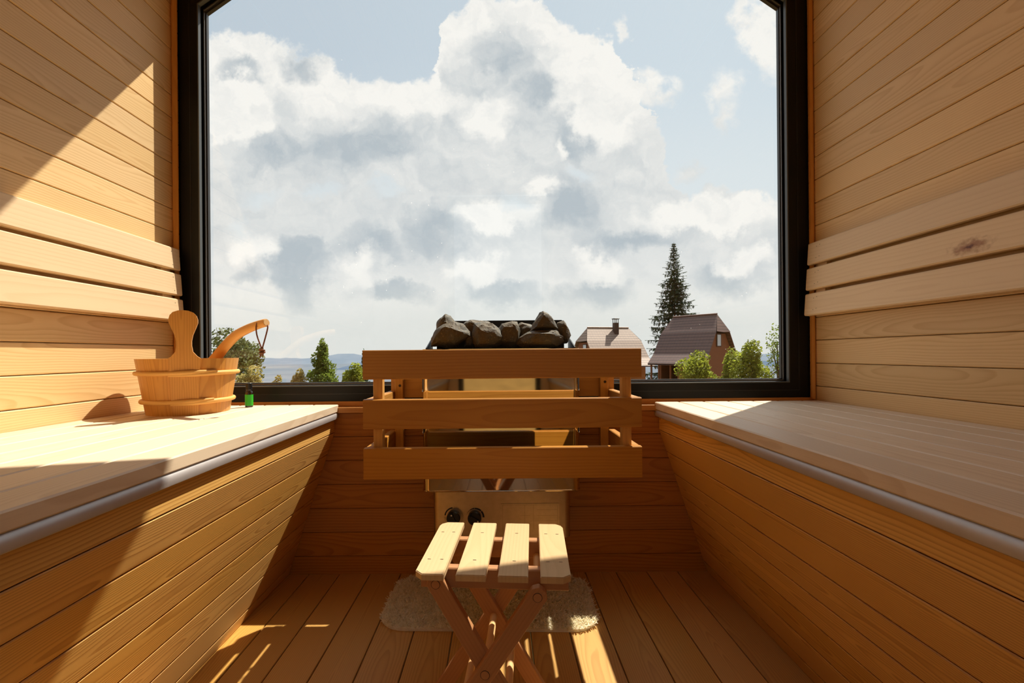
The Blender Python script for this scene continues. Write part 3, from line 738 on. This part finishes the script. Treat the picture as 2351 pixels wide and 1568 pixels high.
# ------------------------------------------------------------------ folding stool
KS = 0.894; sc_ = Vector((-0.0063, 0.8556, 0.0)); SZ = 0.344
stool = thing('folding_stool', 'small folding wooden stool with a four-slat seat on crossed legs', 'stool', sc_, math.radians(-4.2))
for k, cx in enumerate((-0.1024, -0.034, 0.0344, 0.1028)):
    hw = 0.0243; y0, y1 = -0.1153, 0.1153; ch = 0.0125
    pts = [(cx - hw, y0), (cx + hw, y0), (cx + hw, y1), (cx - hw, y1)]
    if k == 0: pts = [(cx - hw + ch, y0), (cx + hw, y0), (cx + hw, y1), (cx - hw + ch * 1.1, y1), (cx - hw + .003, y1 - ch * .7), (cx - hw, y1 - ch * 1.4), (cx - hw, y0 + ch)]
    if k == 3: pts = [(cx - hw, y0), (cx + hw - ch, y0), (cx + hw, y0 + ch * .8), (cx + hw, y1 - ch * 1.4), (cx + hw - .003, y1 - ch * .7), (cx + hw - ch * 1.1, y1), (cx - hw, y1)]
    bm = new_bm(); prism(bm, [Vector((a, b_, SZ - .0105)) for a, b_ in pts], Z3, 0.0105, seed=.1 + .23 * k, along=Y3)
    bmesh.ops.bevel(bm, geom=[e for e in bm.edges if abs(e.verts[0].co.z - e.verts[1].co.z) < 1e-4 and e.verts[0].co.z > SZ - .001], offset=.0012, segments=2, affect='EDGES')
    for f in bm.faces: setw(bm, f, lambda co: Vector((co.y + k, co.x - cx, .1 + .23 * k)))
    s = obj('seat_slat', bm, 'stool', stool)
    for yy in (-.061, .061):
        for dx in ((-.011, .011) if k in (0, 3) else (0,)):
            bm = new_bm(); xx = cx + dx; bm.faces.new([bm.verts.new((xx + a, yy + b_, SZ + .0003)) for a, b_ in ((-.0029, -.0007), (.0029, -.0007), (.0029, .0007), (-.0029, .0007))])
            obj('nail_head', bm, 'screw', s)
for yy in (-.070, .052):
    bm = new_bm(); box(bm, -.126, .126, yy, yy + .018, SZ - .045, SZ - .0107, .002, 'x'); obj('seat_rail', bm, 'leg', stool)
TA, TB, CR = (-0.0975, 0.312), (0.0735, 0.303), (-0.0134, 0.1735)
def leg(t, c, y):
    d = Vector((c[0] - t[0], 0, c[1] - t[1])); d = d / abs(d.z); top = Vector((t[0], 0, t[1])); w_ = 0.0148
    dn = d.normalized(); pr = Vector((dn.z, 0, -dn.x))
    end = top + d * t[1]
    bm = new_bm(); up = top - dn * .015
    L = [up + pr * w_ * .5, up - pr * w_ * .5, top - dn * .006 - pr * w_, end - pr * w_, end + pr * w_, top - dn * .006 + pr * w_]
    for i_ in (3, 4): L[i_] = L[i_] + d * L[i_].z      # cut level with the floor
    prism(bm, [Vector((q.x, y, q.z)) for q in L], Y3, .0148, seed=random.random(), along=d)
    bmesh.ops.bevel(bm, geom=bm.edges[:], offset=.0010, segments=1, affect='EDGES')
    for f in bm.faces: setw(bm, f, lambda co: Vector((co.dot(dn), (co - top).dot(pr), .37)))
    return obj('leg', bm, 'leg', stool), end
la, ea = leg(TA, CR, -.0855); lb, eb = leg(TB, CR, -.1006); la2, _ = leg(TA, CR, .0707); lb2, _ = leg(TB, CR, .0859)
def peg(x, z, y, par):
    bm = new_bm(); tube(bm, [Vector((x, y + .002, z)), Vector((x, y - .0008, z))], .0070, 16); o = obj('peg', bm, 'leg', par)
    b2 = new_bm(); tube(b2, [Vector((x + .0074 * math.cos(k * math.pi / 12), y - .0003, z + .0074 * math.sin(k * math.pi / 12))) for k in range(25)], .0004, 5, caps=False)
    obj('peg_joint', b2, 'ink', o)
peg(TA[0], TA[1], -.0855, la); peg(TB[0], TB[1], -.1006, lb); peg(CR[0], CR[1], -.1006, lb)
def lerp2(t, c, k): return (t[0] + (c[0] - t[0]) * k, t[1] + (c[1] - t[1]) * k)
for x_, z_ in (TA, TB, CR, lerp2(TA, CR, 1.42), lerp2(TB, CR, 1.42)):
    bm = new_bm(); tube(bm, [Vector((x_, -.08, z_)), Vector((x_, .08, z_))], .0070, 14); obj('dowel', bm, 'dowel', stool, smooth=True)

# ------------------------------------------------------------------ bath mat
bm = new_bm(); rc = Vector((-0.030, 1.302)); rw, rd, rr_ = 0.288, 0.140, 0.075
def in_rug(x, y, m=0.0):
    qx, qy = abs(x) - (rw - m) + rr_, abs(y) - (rd - m) + rr_
    return math.hypot(max(qx, 0), max(qy, 0)) + min(max(qx, qy), 0) < rr_
pts = []
for sx, sy, a0 in ((1, 1, 0), (-1, 1, 90), (-1, -1, 180), (1, -1, 270)):
    for k in range(9):
        a = math.radians(a0 + k * 90 / 8); pts.append(Vector((sx * (rw - rr_) + rr_ * math.cos(a), sy * (rd - rr_) + rr_ * math.sin(a), 0.0005)))
prism(bm, pts, Z3, 0.0065)
rnd = random.Random(3); cnt = 0
while cnt < 15000:
    x, y = rnd.uniform(-rw, rw), rnd.uniform(-rd, rd)
    if not in_rug(x, y, -.002): continue
    cnt += 1
    h = rnd.uniform(.004, .009); a = rnd.uniform(0, 2 * math.pi); lx, ly_ = rnd.gauss(0, .005), rnd.gauss(-.003, .005); w_ = .0021
    p = Vector((x, y, .006)); s1 = Vector((math.cos(a), math.sin(a), 0)) * w_
    v = [bm.verts.new(p - s1), bm.verts.new(p + s1), bm.verts.new(p + Vector((lx, ly_, h)) + s1 * .6), bm.verts.new(p + Vector((lx, ly_, h)) - s1 * .6)]
    bm.faces.new(v)
rug = obj('bath_mat', bm, 'rug'); rug.location = (rc.x, rc.y, 0.0); rug.rotation_euler = (0, 0, math.radians(-1.5))
tag(rug, 'cream shaggy bath mat with rounded corners on the floor behind the stool', 'mat')

# ------------------------------------------------------------------ outside: ground, hills
def height(x, y):
    d = math.hypot(x, y)
    if y < 0 and d > 4:
        f = min(1.0, -y / d * 1.6); hb = -0.35 + (d - 4) * .05
        return hb * f + height(d, 0) * (1 - f) if f < 1 else min(hb, 60)
    if d < 4: return -0.35
    if d < 70: return -0.35 - (d - 4) * 0.066
    if d < 400: return -4.7 - (d - 70) * 0.22
    return max(-77.3 - (d - 400) * .1, -260)
bm = new_bm(); NA = 72
ds = [0.5, 2, 4, 8, 14, 22, 32, 44, 58, 70, 100, 160, 260, 400, 800, 1600]
prev = None
for d in ds:
    ringv = [bm.verts.new((d * math.cos(2 * math.pi * k / NA), d * math.sin(2 * math.pi * k / NA), height(d * math.cos(2 * math.pi * k / NA), d * math.sin(2 * math.pi * k / NA)) + (random.uniform(-.1, .1) if 4 < d < 60 else 0))) for k in range(NA)]
    if prev:
        for k in range(NA): bm.faces.new((prev[k], prev[(k + 1) % NA], ringv[(k + 1) % NA], ringv[k]))
    else: bm.faces.new(ringv)
    prev = ringv
struct('ground', bm, 'grass', smooth=True)
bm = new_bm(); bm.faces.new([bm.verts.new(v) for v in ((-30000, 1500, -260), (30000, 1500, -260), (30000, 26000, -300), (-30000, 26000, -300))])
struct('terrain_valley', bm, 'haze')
from mathutils import noise as NZ
def ridge(name, mat, Y, fn, x0, x1, seed):
    bm = new_bm(); prev = None; k = x0
    while k <= x1:
        v = fn(k) + NZ.fractal(Vector((k * .02, seed, 0)), 1, 2, 3) * 3.0
        t = P(k, VY + v, Y); t.z = HC - v * Y / F; b0 = Vector((t.x, Y * .93, -300)); b1 = Vector((t.x, Y * 1.1, -300))
        e = [bm.verts.new(q) for q in (b0, t, b1)]
        if prev:
            bm.faces.new((prev[0], e[0], e[1], prev[1])); bm.faces.new((prev[1], e[1], e[2], prev[2]))
        prev = e; k += 12
    struct(name, bm, mat, smooth=True)
bump = lambda k, c, w_, h: h * math.exp(-((k - c) / w_) ** 2)
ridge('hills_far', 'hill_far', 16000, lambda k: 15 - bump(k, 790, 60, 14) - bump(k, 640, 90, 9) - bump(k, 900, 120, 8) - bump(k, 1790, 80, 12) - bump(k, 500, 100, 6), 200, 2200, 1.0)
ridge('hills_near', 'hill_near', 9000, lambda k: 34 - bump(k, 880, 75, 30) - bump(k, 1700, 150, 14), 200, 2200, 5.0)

# ------------------------------------------------------------------ vegetation
def leaf_cloud(bm, blobs, n, size, rnd, shell=0.55):
    vol = [a * b_ * c for (_, a, b_, c) in blobs]; tot = sum(v ** .75 for v in vol)
    for (ctr, a, b_, c), v in zip(blobs, vol):
        for _ in range(int(n * v ** .75 / tot)):
            while True:
                q = Vector((rnd.uniform(-1, 1), rnd.uniform(-1, 1), rnd.uniform(-1, 1)))
                if shell < q.length < 1.0 + rnd.random() * .12: break
            p = ctr + Vector((q.x * a, q.y * b_, q.z * c))
            n1 = Vector((rnd.gauss(0, 1), rnd.gauss(0, 1), rnd.gauss(0, 1))).normalized(); n2 = n1.orthogonal().normalized()
            s = size * rnd.uniform(.6, 1.4)
            n3 = n1.cross(n2)
            bm.faces.new([bm.verts.new(p + n2 * s), bm.verts.new(p + n3 * s * .6), bm.verts.new(p - n2 * s), bm.verts.new(p - n3 * s * .6)])
def bush(name, label, cat, px, py_top, w_px, h_px, Y, mat, n=2600, size=0.10, seed=1, nbl=9, group=None, trunk=True, shape='round'):
    rnd = random.Random(seed); k = Y / F
    top = P(px, py_top, Y); W = w_px * k / 2; H = h_px * k
    zg = height(top.x, Y); base = Vector((top.x, Y, zg))
    t = thing(name, label, cat, base, group=group)
    blobs = []
    for i in range(nbl):
        f = i / max(1, nbl - 1)
        if shape == 'cone':
            ww = W * (0.25 + 0.8 * f); c = Vector((rnd.uniform(-.45, .45) * ww, rnd.uniform(-.4, .4) * ww, -H * (0.08 + .8 * f)))
            r_ = (ww * .62, ww * .6, H * .16)
        else:
            c = Vector((rnd.uniform(-.62, .62) * W, rnd.uniform(-.5, .5) * W, -H * (0.22 + .62 * rnd.random())))
            e = 1 - abs(c.x) / W * .55; c.z = -H * (0.2 + (1 - e) * .6 + .45 * rnd.random()); r_ = (W * .42, W * .42, H * .22)
        blobs.append((Vector((0, 0, top.z - zg)) + c, *r_))
    blobs.append((Vector((0, 0, top.z - zg - H * .2)), W * (.25 if shape == 'cone' else .4), W * .4, H * .2))
    bm = new_bm(); leaf_cloud(bm, blobs, n, size, rnd); obj('crown', bm, mat, t)
    bm = new_bm(); zt = top.z - zg - H * .35
    tube(bm, [Vector((0, 0, 0)), Vector((.05 * W, 0, zt * .5)), Vector((0, 0, zt))], [.05 * W + .04, .04 * W + .03, .02], 7)
    for i in range(5):
        c = blobs[i][0]; tube(bm, [Vector((0, 0, zt * .55)), c * .7 + Vector((0, 0, zt * .18)), c], [.03 * W + .02, .02, .012], 5)
    obj('trunk', bm, 'bark', t, smooth=True)
    return t
bush('garden_shrub', 'round leafy shrub before the dark-roofed house, the one furthest left', 'shrub', 1606, 804, 108, 110, 26, 'leaf', 3200, .085, 11)
bush('garden_shrub', 'largest round shrub, right of the dark-roofed house', 'shrub', 1728, 778, 92, 140, 27, 'leaf', 3600, .085, 12, 11)
bush('garden_shrub', 'shrub squeezed between the two rounder ones below the small house window', 'shrub', 1680, 796, 62, 110, 31, 'leaf', 2200, .085, 13)
bush('young_tree', 'airy young tree with thin branches at the right window edge', 'tree', 1784, 732, 56, 170, 24, 'leaf_green', 700, .06, 14, 14)
bush('broadleaf_tree', 'dark broadleaf tree beyond the ladle at the left window edge', 'tree', 520, 752, 150, 130, 30, 'leaf_dark', 4200, .11, 15, 13)
bush('garden_shrub', 'brownish shrub beyond the window just right of the bucket', 'shrub', 585, 838, 78, 80, 22, 'leaf_pale', 2200, .06, 16)
bush('conifer', 'small bright green conifer between the bucket and the heater', 'tree', 739, 784, 82, 110, 28, 'leaf_green', 3600, .085, 17, 12, shape='cone')
bush('garden_shrub', 'yellow-green shrub partly hidden by the left end of the guard', 'shrub', 815, 832, 72, 80, 26, 'leaf', 2200, .08, 18)
bush('garden_shrub', 'low pale shrub left of the small conifer', 'shrub', 688, 846, 42, 60, 27, 'leaf_pale', 900, .07, 19, 6)
bush('garden_shrub', 'tiny pale shrub at the window sill right of the brownish one', 'shrub', 640, 860, 36, 50, 27, 'leaf_pale', 700, .07, 20, 5)
bush('conifer', 'dark tree tip just left of the guard, farthest of the left-hand trees', 'tree', 836, 808, 30, 90, 46, 'spruce', 900, .14, 21, 8, shape='cone')
# tall spruce
def spruce(px, py, Y, ybase_px):
    rnd = random.Random(5); k = Y / F; top = P(px, py, Y); zg = height(top.x, Y); H = top.z - zg
    t = thing('spruce_tree', 'tall dark spruce behind the two houses', 'tree', (top.x, Y, zg)); 
    bm = new_bm(); tube(bm, [Vector((0, 0, 0)), Vector((.05, 0, H * .5)), Vector((0, 0, H))], [.24, .14, .015], 8); obj('trunk', bm, 'bark', t, smooth=True)
    bm = new_bm(); z = H * .985; SK = [1.0]
    def spray(p, d, L, w_):
        L *= SK[0]; w_ *= SK[0]
        side = d.cross(Z3).normalized(); up = side.cross(d).normalized()
        tip = p + d * L
        for s in (-1, 1):
            for j in range(3):
                b0 = p + d * L * (j / 3); tp = b0 + d * L * .45 + side * s * w_ * (1 - .2 * j) + up * rnd.uniform(-.1, .04)
                bm.faces.new([bm.verts.new(b0), bm.verts.new(tp), bm.verts.new(b0 + d * L * .38)])
        bm.faces.new([bm.verts.new(p - side * w_ * .25), bm.verts.new(p + side * w_ * .25), bm.verts.new(tip)])
    while z > H * .10:
        f = (H - z) / H
        R_ = (0.08 + 5.7 * f ** .92) * rnd.uniform(.78, 1.08)
        SK[0] = min(1.0, .22 + R_ / 1.9)
        nb_ = 8 if f < .25 else 12
        a0 = rnd.uniform(0, 6.28)
        for i in range(nb_):
            a = a0 + i * 2 * math.pi / nb_ + rnd.uniform(-.25, .25); L = R_ * rnd.uniform(.62, 1.12)
            droop = .12 + .28 * f
            p = Vector((0, 0, z + rnd.uniform(-.12, .12))); n_ = max(4, int(L / .22))
            for j in range(1, n_ + 1):
                s = j / n_; out = Vector((math.cos(a), math.sin(a), 0)); zz = -droop * L * (1.5 * s - .9 * s * s)
                q = Vector((0, 0, p.z)) + out * L * s + Vector((0, 0, zz))
                d = (out + Vector((rnd.gauss(0, .35), rnd.gauss(0, .35), -droop + .35 * s))).normalized()
                spray(q, d, .56 * rnd.uniform(.7, 1.2), .30 * rnd.uniform(.7, 1.2))
                if rnd.random() < .75:
                    d2 = (out * .3 + Vector((rnd.gauss(0, .5), rnd.gauss(0, .5), -.9))).normalized(); spray(q, d2, .50, .24)
        z -= min(.26 + 1.1 * f, .42 + .36 * f)
    obj('crown', bm, 'spruce', t)
spruce(1547, 556, 70, 800)

# ------------------------------------------------------------------ houses
def house(label, ridge_px, Y, theta, Lr, W, zr, ze, hipd, roofmat, wallmat, chim, win, porch):
    c = P(*ridge_px, Y); zg = height(c.x, Y) - .1
    t = thing('cottage', label, 'house', (c.x, Y, zg), theta)
    h = zr - zg; he = ze - zg; hw = W / 2; hl = Lr / 2 + hipd
    def roofpt(s, z, side):   # half width of roof at height z (steep, flared at the eave)
        return 0
    prof = [(0.0, h), (hw * .42, h - (h - he) * .36), (hw * .86, h - (h - he) * .80), (hw * 1.18, he)]
    bm = new_bm(); ly = bm.loops.layers.float_vector['wood']
    zh = prof[1][1]
    for s in (-1, 1):
        acc = 0
        for (w0, z0), (w1, z1) in zip(prof[:-1], prof[1:]):
            seg = math.hypot(w1 - w0, z1 - z0)
            x0 = Lr / 2 if z0 == h else hl; x1 = hl
            q = [Vector((-x0, s * w0, z0)), Vector((x0, s * w0, z0)), Vector((x1, s * w1, z1)), Vector((-x1, s * w1, z1))]
            for dz in (0, -.14):
                f = bm.faces.new([bm.verts.new(v + Vector((0, 0, dz))) for v in q])
                for lp, (l_, w_) in zip(f.loops, ((-x0, acc), (x0, acc), (x1, acc + seg), (-x1, acc + seg))): lp[ly] = Vector((l_ + 50, w_ + 10, .5))
            for i in (1, 3):
                a, b_ = q[i], q[(i + 1) % 4]; bm.faces.new([bm.verts.new(v) for v in (a, b_, b_ + Vector((0, 0, -.14)), a + Vector((0, 0, -.14)))])
            acc += seg
        # half hips
        for e in (-1, 1):
            f = bm.faces.new([bm.verts.new(v) for v in (Vector((e * Lr / 2, 0, h)), Vector((e * (hl + .05), s * prof[1][0], zh)), Vector((e * (hl + .05), 0, zh - .05)))])
            for lp in f.loops: lp[ly] = Vector((lp.vert.co.y + 50, lp.vert.co.z * 1.2 + 10, .5))
    tube(bm, [Vector((-Lr / 2, 0, h + .02)), Vector((Lr / 2, 0, h + .02))], .09, 6)
    obj('roof', bm, roofmat, t)
    bm = new_bm()
    for e in (-1, 1):
        xx = e * (hl - .35)
        pts = [Vector((xx, -hw * .80, 0)), Vector((xx, hw * .80, 0)), Vector((xx, hw * .80, h - (h - he) * .80)), Vector((xx, hw * .36, zh - .16)), Vector((xx, -hw * .36, zh - .16)), Vector((xx, -hw * .80, h - (h - he) * .80))]
        prism(bm, pts, (-e, 0, 0), .15, along=Y3)
        obj('gable_wall', bm, wallmat, t); bm = new_bm()
    bm.free()
    for s in (-1, 1):
        bm = new_bm(); box(bm, -(hl - .4) + (2.0 if (porch and s < 0) else 0), hl - .4, s * hw * .78 - .08, s * hw * .78 + .08, 0, h - (h - he) * .84, 0, 'x')
        obj('side_wall', bm, 'chalet_low', t)
    if porch:
        for xx in (-(hl - .2), -(hl - 1.2), -(hl - 2.2)):
            bm = new_bm(); box(bm, xx - .07, xx + .07, -hw * 1.08 - .07, -hw * 1.08 + .07, 0, he + .05, .01, 'z'); obj('porch_post', bm, 'chalet', t)
    for (e, yy, zz, ww, hh) in win:
        xx = e * (hl - .34)
        bm = new_bm(); box(bm, min(xx, xx + e * .06), max(xx, xx + e * .06), yy - ww / 2 - .1, yy + ww / 2 + .1, zz - zg - hh / 2 - .1, zz - zg + hh / 2 + .1, .01, 'y'); f = obj('window', bm, 'chimney', t)
        bm = new_bm(); bm.faces.new([bm.verts.new((xx + e * .065, yy + a * ww / 2, zz - zg + b_ * hh / 2)) for a, b_ in ((-1, -1), (1, -1), (1, 1), (-1, 1))]); obj('pane', bm, 'pane', f)
    for (xx, yy, zb_, zt_, ww) in chim:
        bm = new_bm(); box(bm, xx - ww / 2, xx + ww / 2, yy - ww / 2, yy + ww / 2, zb_ - zg, zt_ - zg, .02, 'z'); cm = obj('chimney', bm, 'chimney', t)
        bm = new_bm()
        for a in (-1, 1):
            for b_ in (-1, 1): box(bm, xx + a * ww * .4 - .03, xx + a * ww * .4 + .03, yy + b_ * ww * .4 - .03, yy + b_ * ww * .4 + .03, zt_ - zg, zt_ - zg + .42, 0, 'z')
        box(bm, xx - ww * .6, xx + ww * .6, yy - ww * .6, yy + ww * .6, zt_ - zg + .42, zt_ - zg + .52, .02, 'x'); obj('chimney_cap', bm, 'iron', cm)
    return t
house('dark-tiled wooden cottage nearer the window, with a small gable window', (1594, 728), 44, math.radians(-52), 4.4, 6.0, 4.15, -0.35, 0.55, 'tile_dark', 'chalet',
      [(1.7, 1.9, 0.5, 2.35, .5)], [(1, -0.2, 1.75, .62, 1.0)], True)
house('paler-tiled cottage with a chimney, farther off behind the heater stones', (1396, 755), 56, math.radians(15), 5.5, 7.4, 3.72, -0.8, 0.8, 'tile_pale', 'chalet',
      [(0.75, -0.5, 2.4, 4.3, .56)], [(-1, -.3, 1.2, .8, .9)], False)

# ------------------------------------------------------------------ sky, sun, camera
wd = bpy.data.worlds.new('cloudy_sky'); SC.world = wd; wd.use_nodes = True
nt = wd.node_tree; nt.nodes.clear(); b = NB(nt)
tc = b.n('ShaderNodeTexCoord'); dirv = tc.outputs['Generated']
dx, dy, dz = b.sep(dirv)
yy = b.m('MAXIMUM', dy, 0.12)
U = b.m('MULTIPLY_ADD', b.m('DIVIDE', dx, yy), 1.06, 1.145)      # thousands of pixels, like the photograph
V = b.m('MULTIPLY_ADD', b.m('DIVIDE', dz, yy), -1.06, 0.812)
p0 = b.comb(U, V)
nz1 = b.noise(p0, 5.0, 2.0, 0.5, color=True); nz2 = b.noise(p0, 20.0, 4.0, 0.62, color=True)
d1_ = b.vm('MULTIPLY_ADD', b.vm('SUBTRACT', nz1, (0.5, 0.5, 0.5)), (0.14, 0.14, 0), b.vm('MULTIPLY', b.vm('SUBTRACT', nz2, (0.5, 0.5, 0.5)), (0.085, 0.085, 0)))
pd = b.vm('ADD', p0, d1_)
Ud, Vd, _ = b.sep(pd)
# cloud top line
fc = b.n('ShaderNodeFloatCurve'); cv = fc.mapping.curves[0]
line = [(300, 70), (480, 92), (600, 86), (700, 108), (760, 135), (850, 158), (950, 172), (1005, 172), (1022, 150), (1026, 60), (1045, 20), (1095, -5), (1245, -5), (1262, 30), (1300, 42), (1330, 66), (1372, 52), (1415, 82), (1440, 135), (1462, 200), (1476, 300), (1515, 345), (1545, 400), (1570, 452), (1610, 450), (1640, 420), (1690, 432), (1760, 468), (1900, 480)]
while len(cv.points) < len(line): cv.points.new(0.5, 0.5)
for pt, (a, c) in zip(cv.points, line):
    pt.location = ((a - 200) / 1900.0, (c + 200) / 1000.0); pt.handle_type = 'VECTOR'
fc.mapping.update()
b.put(fc.inputs['Value'], b.m('DIVIDE', b.m('SUBTRACT', Ud, 0.2), 1.9, clamp=True))
vb = b.m('SUBTRACT', fc.outputs[0], 0.2)
below = b.m('SUBTRACT', Vd, vb)
cover = b.mr(below, -0.004, 0.018)
def ell(cx, cy, rx, ry, inner=0.0):
    q = b.vm('MULTIPLY', b.vm('SUBTRACT', pd, (cx / 1000, cy / 1000, 0)), (1000 / rx / 1.12, 1000 / ry / 1.12, 0))
    return b.mr(b.vm('LENGTH', q), inner, 1.0, 1.0, 0.0)
def union(lst):
    r = None
    for e in lst: r = e if r is None else b.m('MAXIMUM', r, e)
    return r
wisps = b.m('MULTIPLY', union([ell(1790, 55, 85, 150, .7), ell(1672, 205, 42, 62, .1), ell(1684, 275, 34, 42, .1), ell(1640, 235, 22, 32, .1), ell(1438, 58, 18, 34, .2), ell(1500, 225, 75, 40, .3), ell(1485, 200, 40, 30, .2), ell(1590, 395, 40, 30, .2)]), b.mr(b.noise(p0, 14, 4, .6), 0.30, 0.52))
holes = union([ell(602, 432, 62, 26), ell(740, 428, 55, 20), ell(550, 510, 48, 40), ell(880, 455, 60, 22), ell(1335, 415, 40, 26, .1), ell(1195, 480, 40, 30, .1)])
cover = b.m('MULTIPLY', b.m('MAXIMUM', cover, wisps), b.m('SUBTRACT', 1.0, b.m('MULTIPLY', holes, 0.75)))
grays = union([ell(830, 340, 330, 130), ell(560, 165, 80, 30, .1), ell(640, 330, 190, 100), ell(700, 145, 60, 40, .1), ell(1165, 140, 135, 120), ell(1240, 215, 120, 80), ell(1330, 490, 170, 130), ell(1310, 330, 90, 120, .1), ell(1440, 555, 250, 55), ell(690, 610, 105, 100, .45), ell(860, 560, 230, 80), ell(900, 660, 110, 42, .3), ell(1130, 670, 140, 42, .3), ell(1350, 660, 120, 50, .2), ell(560, 640, 100, 40), ell(1690, 640, 160, 50), ell(1000, 520, 160, 110)])
lights = union([ell(545, 245, 95, 78, .66), ell(1150, 505, 110, 40, .5), ell(575, 570, 75, 50, .4), ell(830, 620, 42, 60, .3), ell(1090, 612, 85, 34, .4), ell(1390, 190, 100, 160, .72), ell(1130, 275, 60, 60, .4), ell(1640, 500, 175, 50, .6), ell(1090, 38, 70, 45, .5), ell(1290, 75, 60, 40, .5), ell(1370, 610, 55, 34, .3), ell(1250, 450, 40, 28, .3), ell(1285, 360, 20, 45, .2), ell(960, 225, 120, 40, .4), ell(1740, 600, 60, 30, .3), ell(860, 700, 60, 14, .2), ell(700, 705, 60, 14, .2)])
det = b.noise(pd, 11.0, 4.0, 0.62)
grays = b.m('MAXIMUM', grays, b.m('MULTIPLY', b.m('MULTIPLY', b.mr(V, 0.20, 0.32), b.mr(V, 0.60, 0.72, 1.0, 0.0)), 0.42))
grays = b.m('MAXIMUM', grays, b.m('MULTIPLY', b.m('MULTIPLY', b.mr(below, 0.06, 0.17), b.mr(V, 0.55, 0.7, 1.0, 0.0)), 0.5))
gm = b.m('MULTIPLY', grays, b.m('SUBTRACT', 1.0, b.m('MULTIPLY', lights, 1.0)))
pe = b.vm('ADD', pd, (-0.016, 0.022, 0.0))
def fb(q): return b.noise(q, 8.0, 5.0, 0.58)
relief = b.m('MULTIPLY', b.m('SUBTRACT', fb(pd), fb(pe)), b.m('MULTIPLY_ADD', b.mr(V, 0.75, 0.2), 0.7, 0.6))
gm = b.m('ADD', b.m('MULTIPLY', gm, 0.95), b.m('ADD', relief, b.m('MULTIPLY_ADD', det, 0.30, -0.13)), clamp=True)
cloud = b.mix(gm, lin(254, 253, 248), lin(188, 199, 206))
blue = b.mix(b.mr(U, 0.5, 1.8), lin(196, 211, 223), lin(214, 228, 237))
blue = b.mix(b.mr(V, 0.1, 0.55), blue, lin(228, 237, 240))
sky = b.mix(cover, blue, cloud)
low = b.m('MULTIPLY', b.mr(V, 0.60, 0.76), b.m('MULTIPLY_ADD', det, -0.5, 1.05), clamp=True)
sky = b.mix(low, sky, lin(224, 228, 224))
# the half of the sky behind the cabin: broad bright cloud
gen = b.mix(b.noise(dirv, 3.0, 4.0), lin(150, 162, 174), lin(190, 190, 188))
front = b.mr(dy, 0.12, 0.30)
sky = b.mix(front, gen, sky)
gmn = b.n('ShaderNodeGamma'); b.put(gmn.inputs[0], sky); gmn.inputs[1].default_value = 1.0
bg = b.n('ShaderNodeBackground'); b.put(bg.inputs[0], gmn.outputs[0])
b.put(bg.inputs[1], b.m('MULTIPLY_ADD', b.m('MULTIPLY', b.mr(dz, 0.66, 0.88), b.mr(dy, 0.0, 0.2)), 3.0, 0.93))  # overhead sky boosted out of view, added to brighten the interior walls
wd.cycles.sampling_method = 'MANUAL'; wd.cycles.sample_map_resolution = 512
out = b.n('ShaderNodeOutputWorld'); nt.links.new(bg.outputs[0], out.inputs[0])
sun = bpy.data.lights.new('sun', 'SUN'); sun.energy = 9.0; sun.angle = math.radians(0.53); sun.color = (1.0, 0.93, 0.80)
so = bpy.data.objects.new('sun', sun); COL.objects.link(so)
so.rotation_euler = Vector((-0.47, -0.505, -1.0)).to_track_quat('-Z', 'Y').to_euler(); so.location = (6, 7, 13)

cam = bpy.data.cameras.new('camera'); co = bpy.data.objects.new('camera', cam); COL.objects.link(co)
cam.sensor_width = 36.0; cam.sensor_fit = 'HORIZONTAL'; cam.lens = F * 36.0 / 2351
cam.shift_x = (1175.5 - VX) / 2351; cam.shift_y = (VY - 784.0) / 2351
cam.clip_start = 0.02; cam.clip_end = 60000
co.matrix_world = Matrix.Translation((0, 0, HC)) @ Matrix.Rotation(math.pi / 2, 4, 'X') @ Matrix.Rotation(-math.atan(ROLL), 4, 'Z')
SC.camera = co
SC.view_settings.view_transform = 'Standard'; SC.view_settings.look = 'None'
SC.view_settings.exposure = 0.14; SC.view_settings.gamma = 1.0
SC.cycles.max_bounces = 8; SC.cycles.diffuse_bounces = 5; SC.cycles.glossy_bounces = 4; SC.cycles.transparent_max_bounces = 8
SC.cycles.use_adaptive_sampling = True; SC.cycles.adaptive_threshold = 0.03
SC.cycles.caustics_reflective = False; SC.cycles.caustics_refractive = False
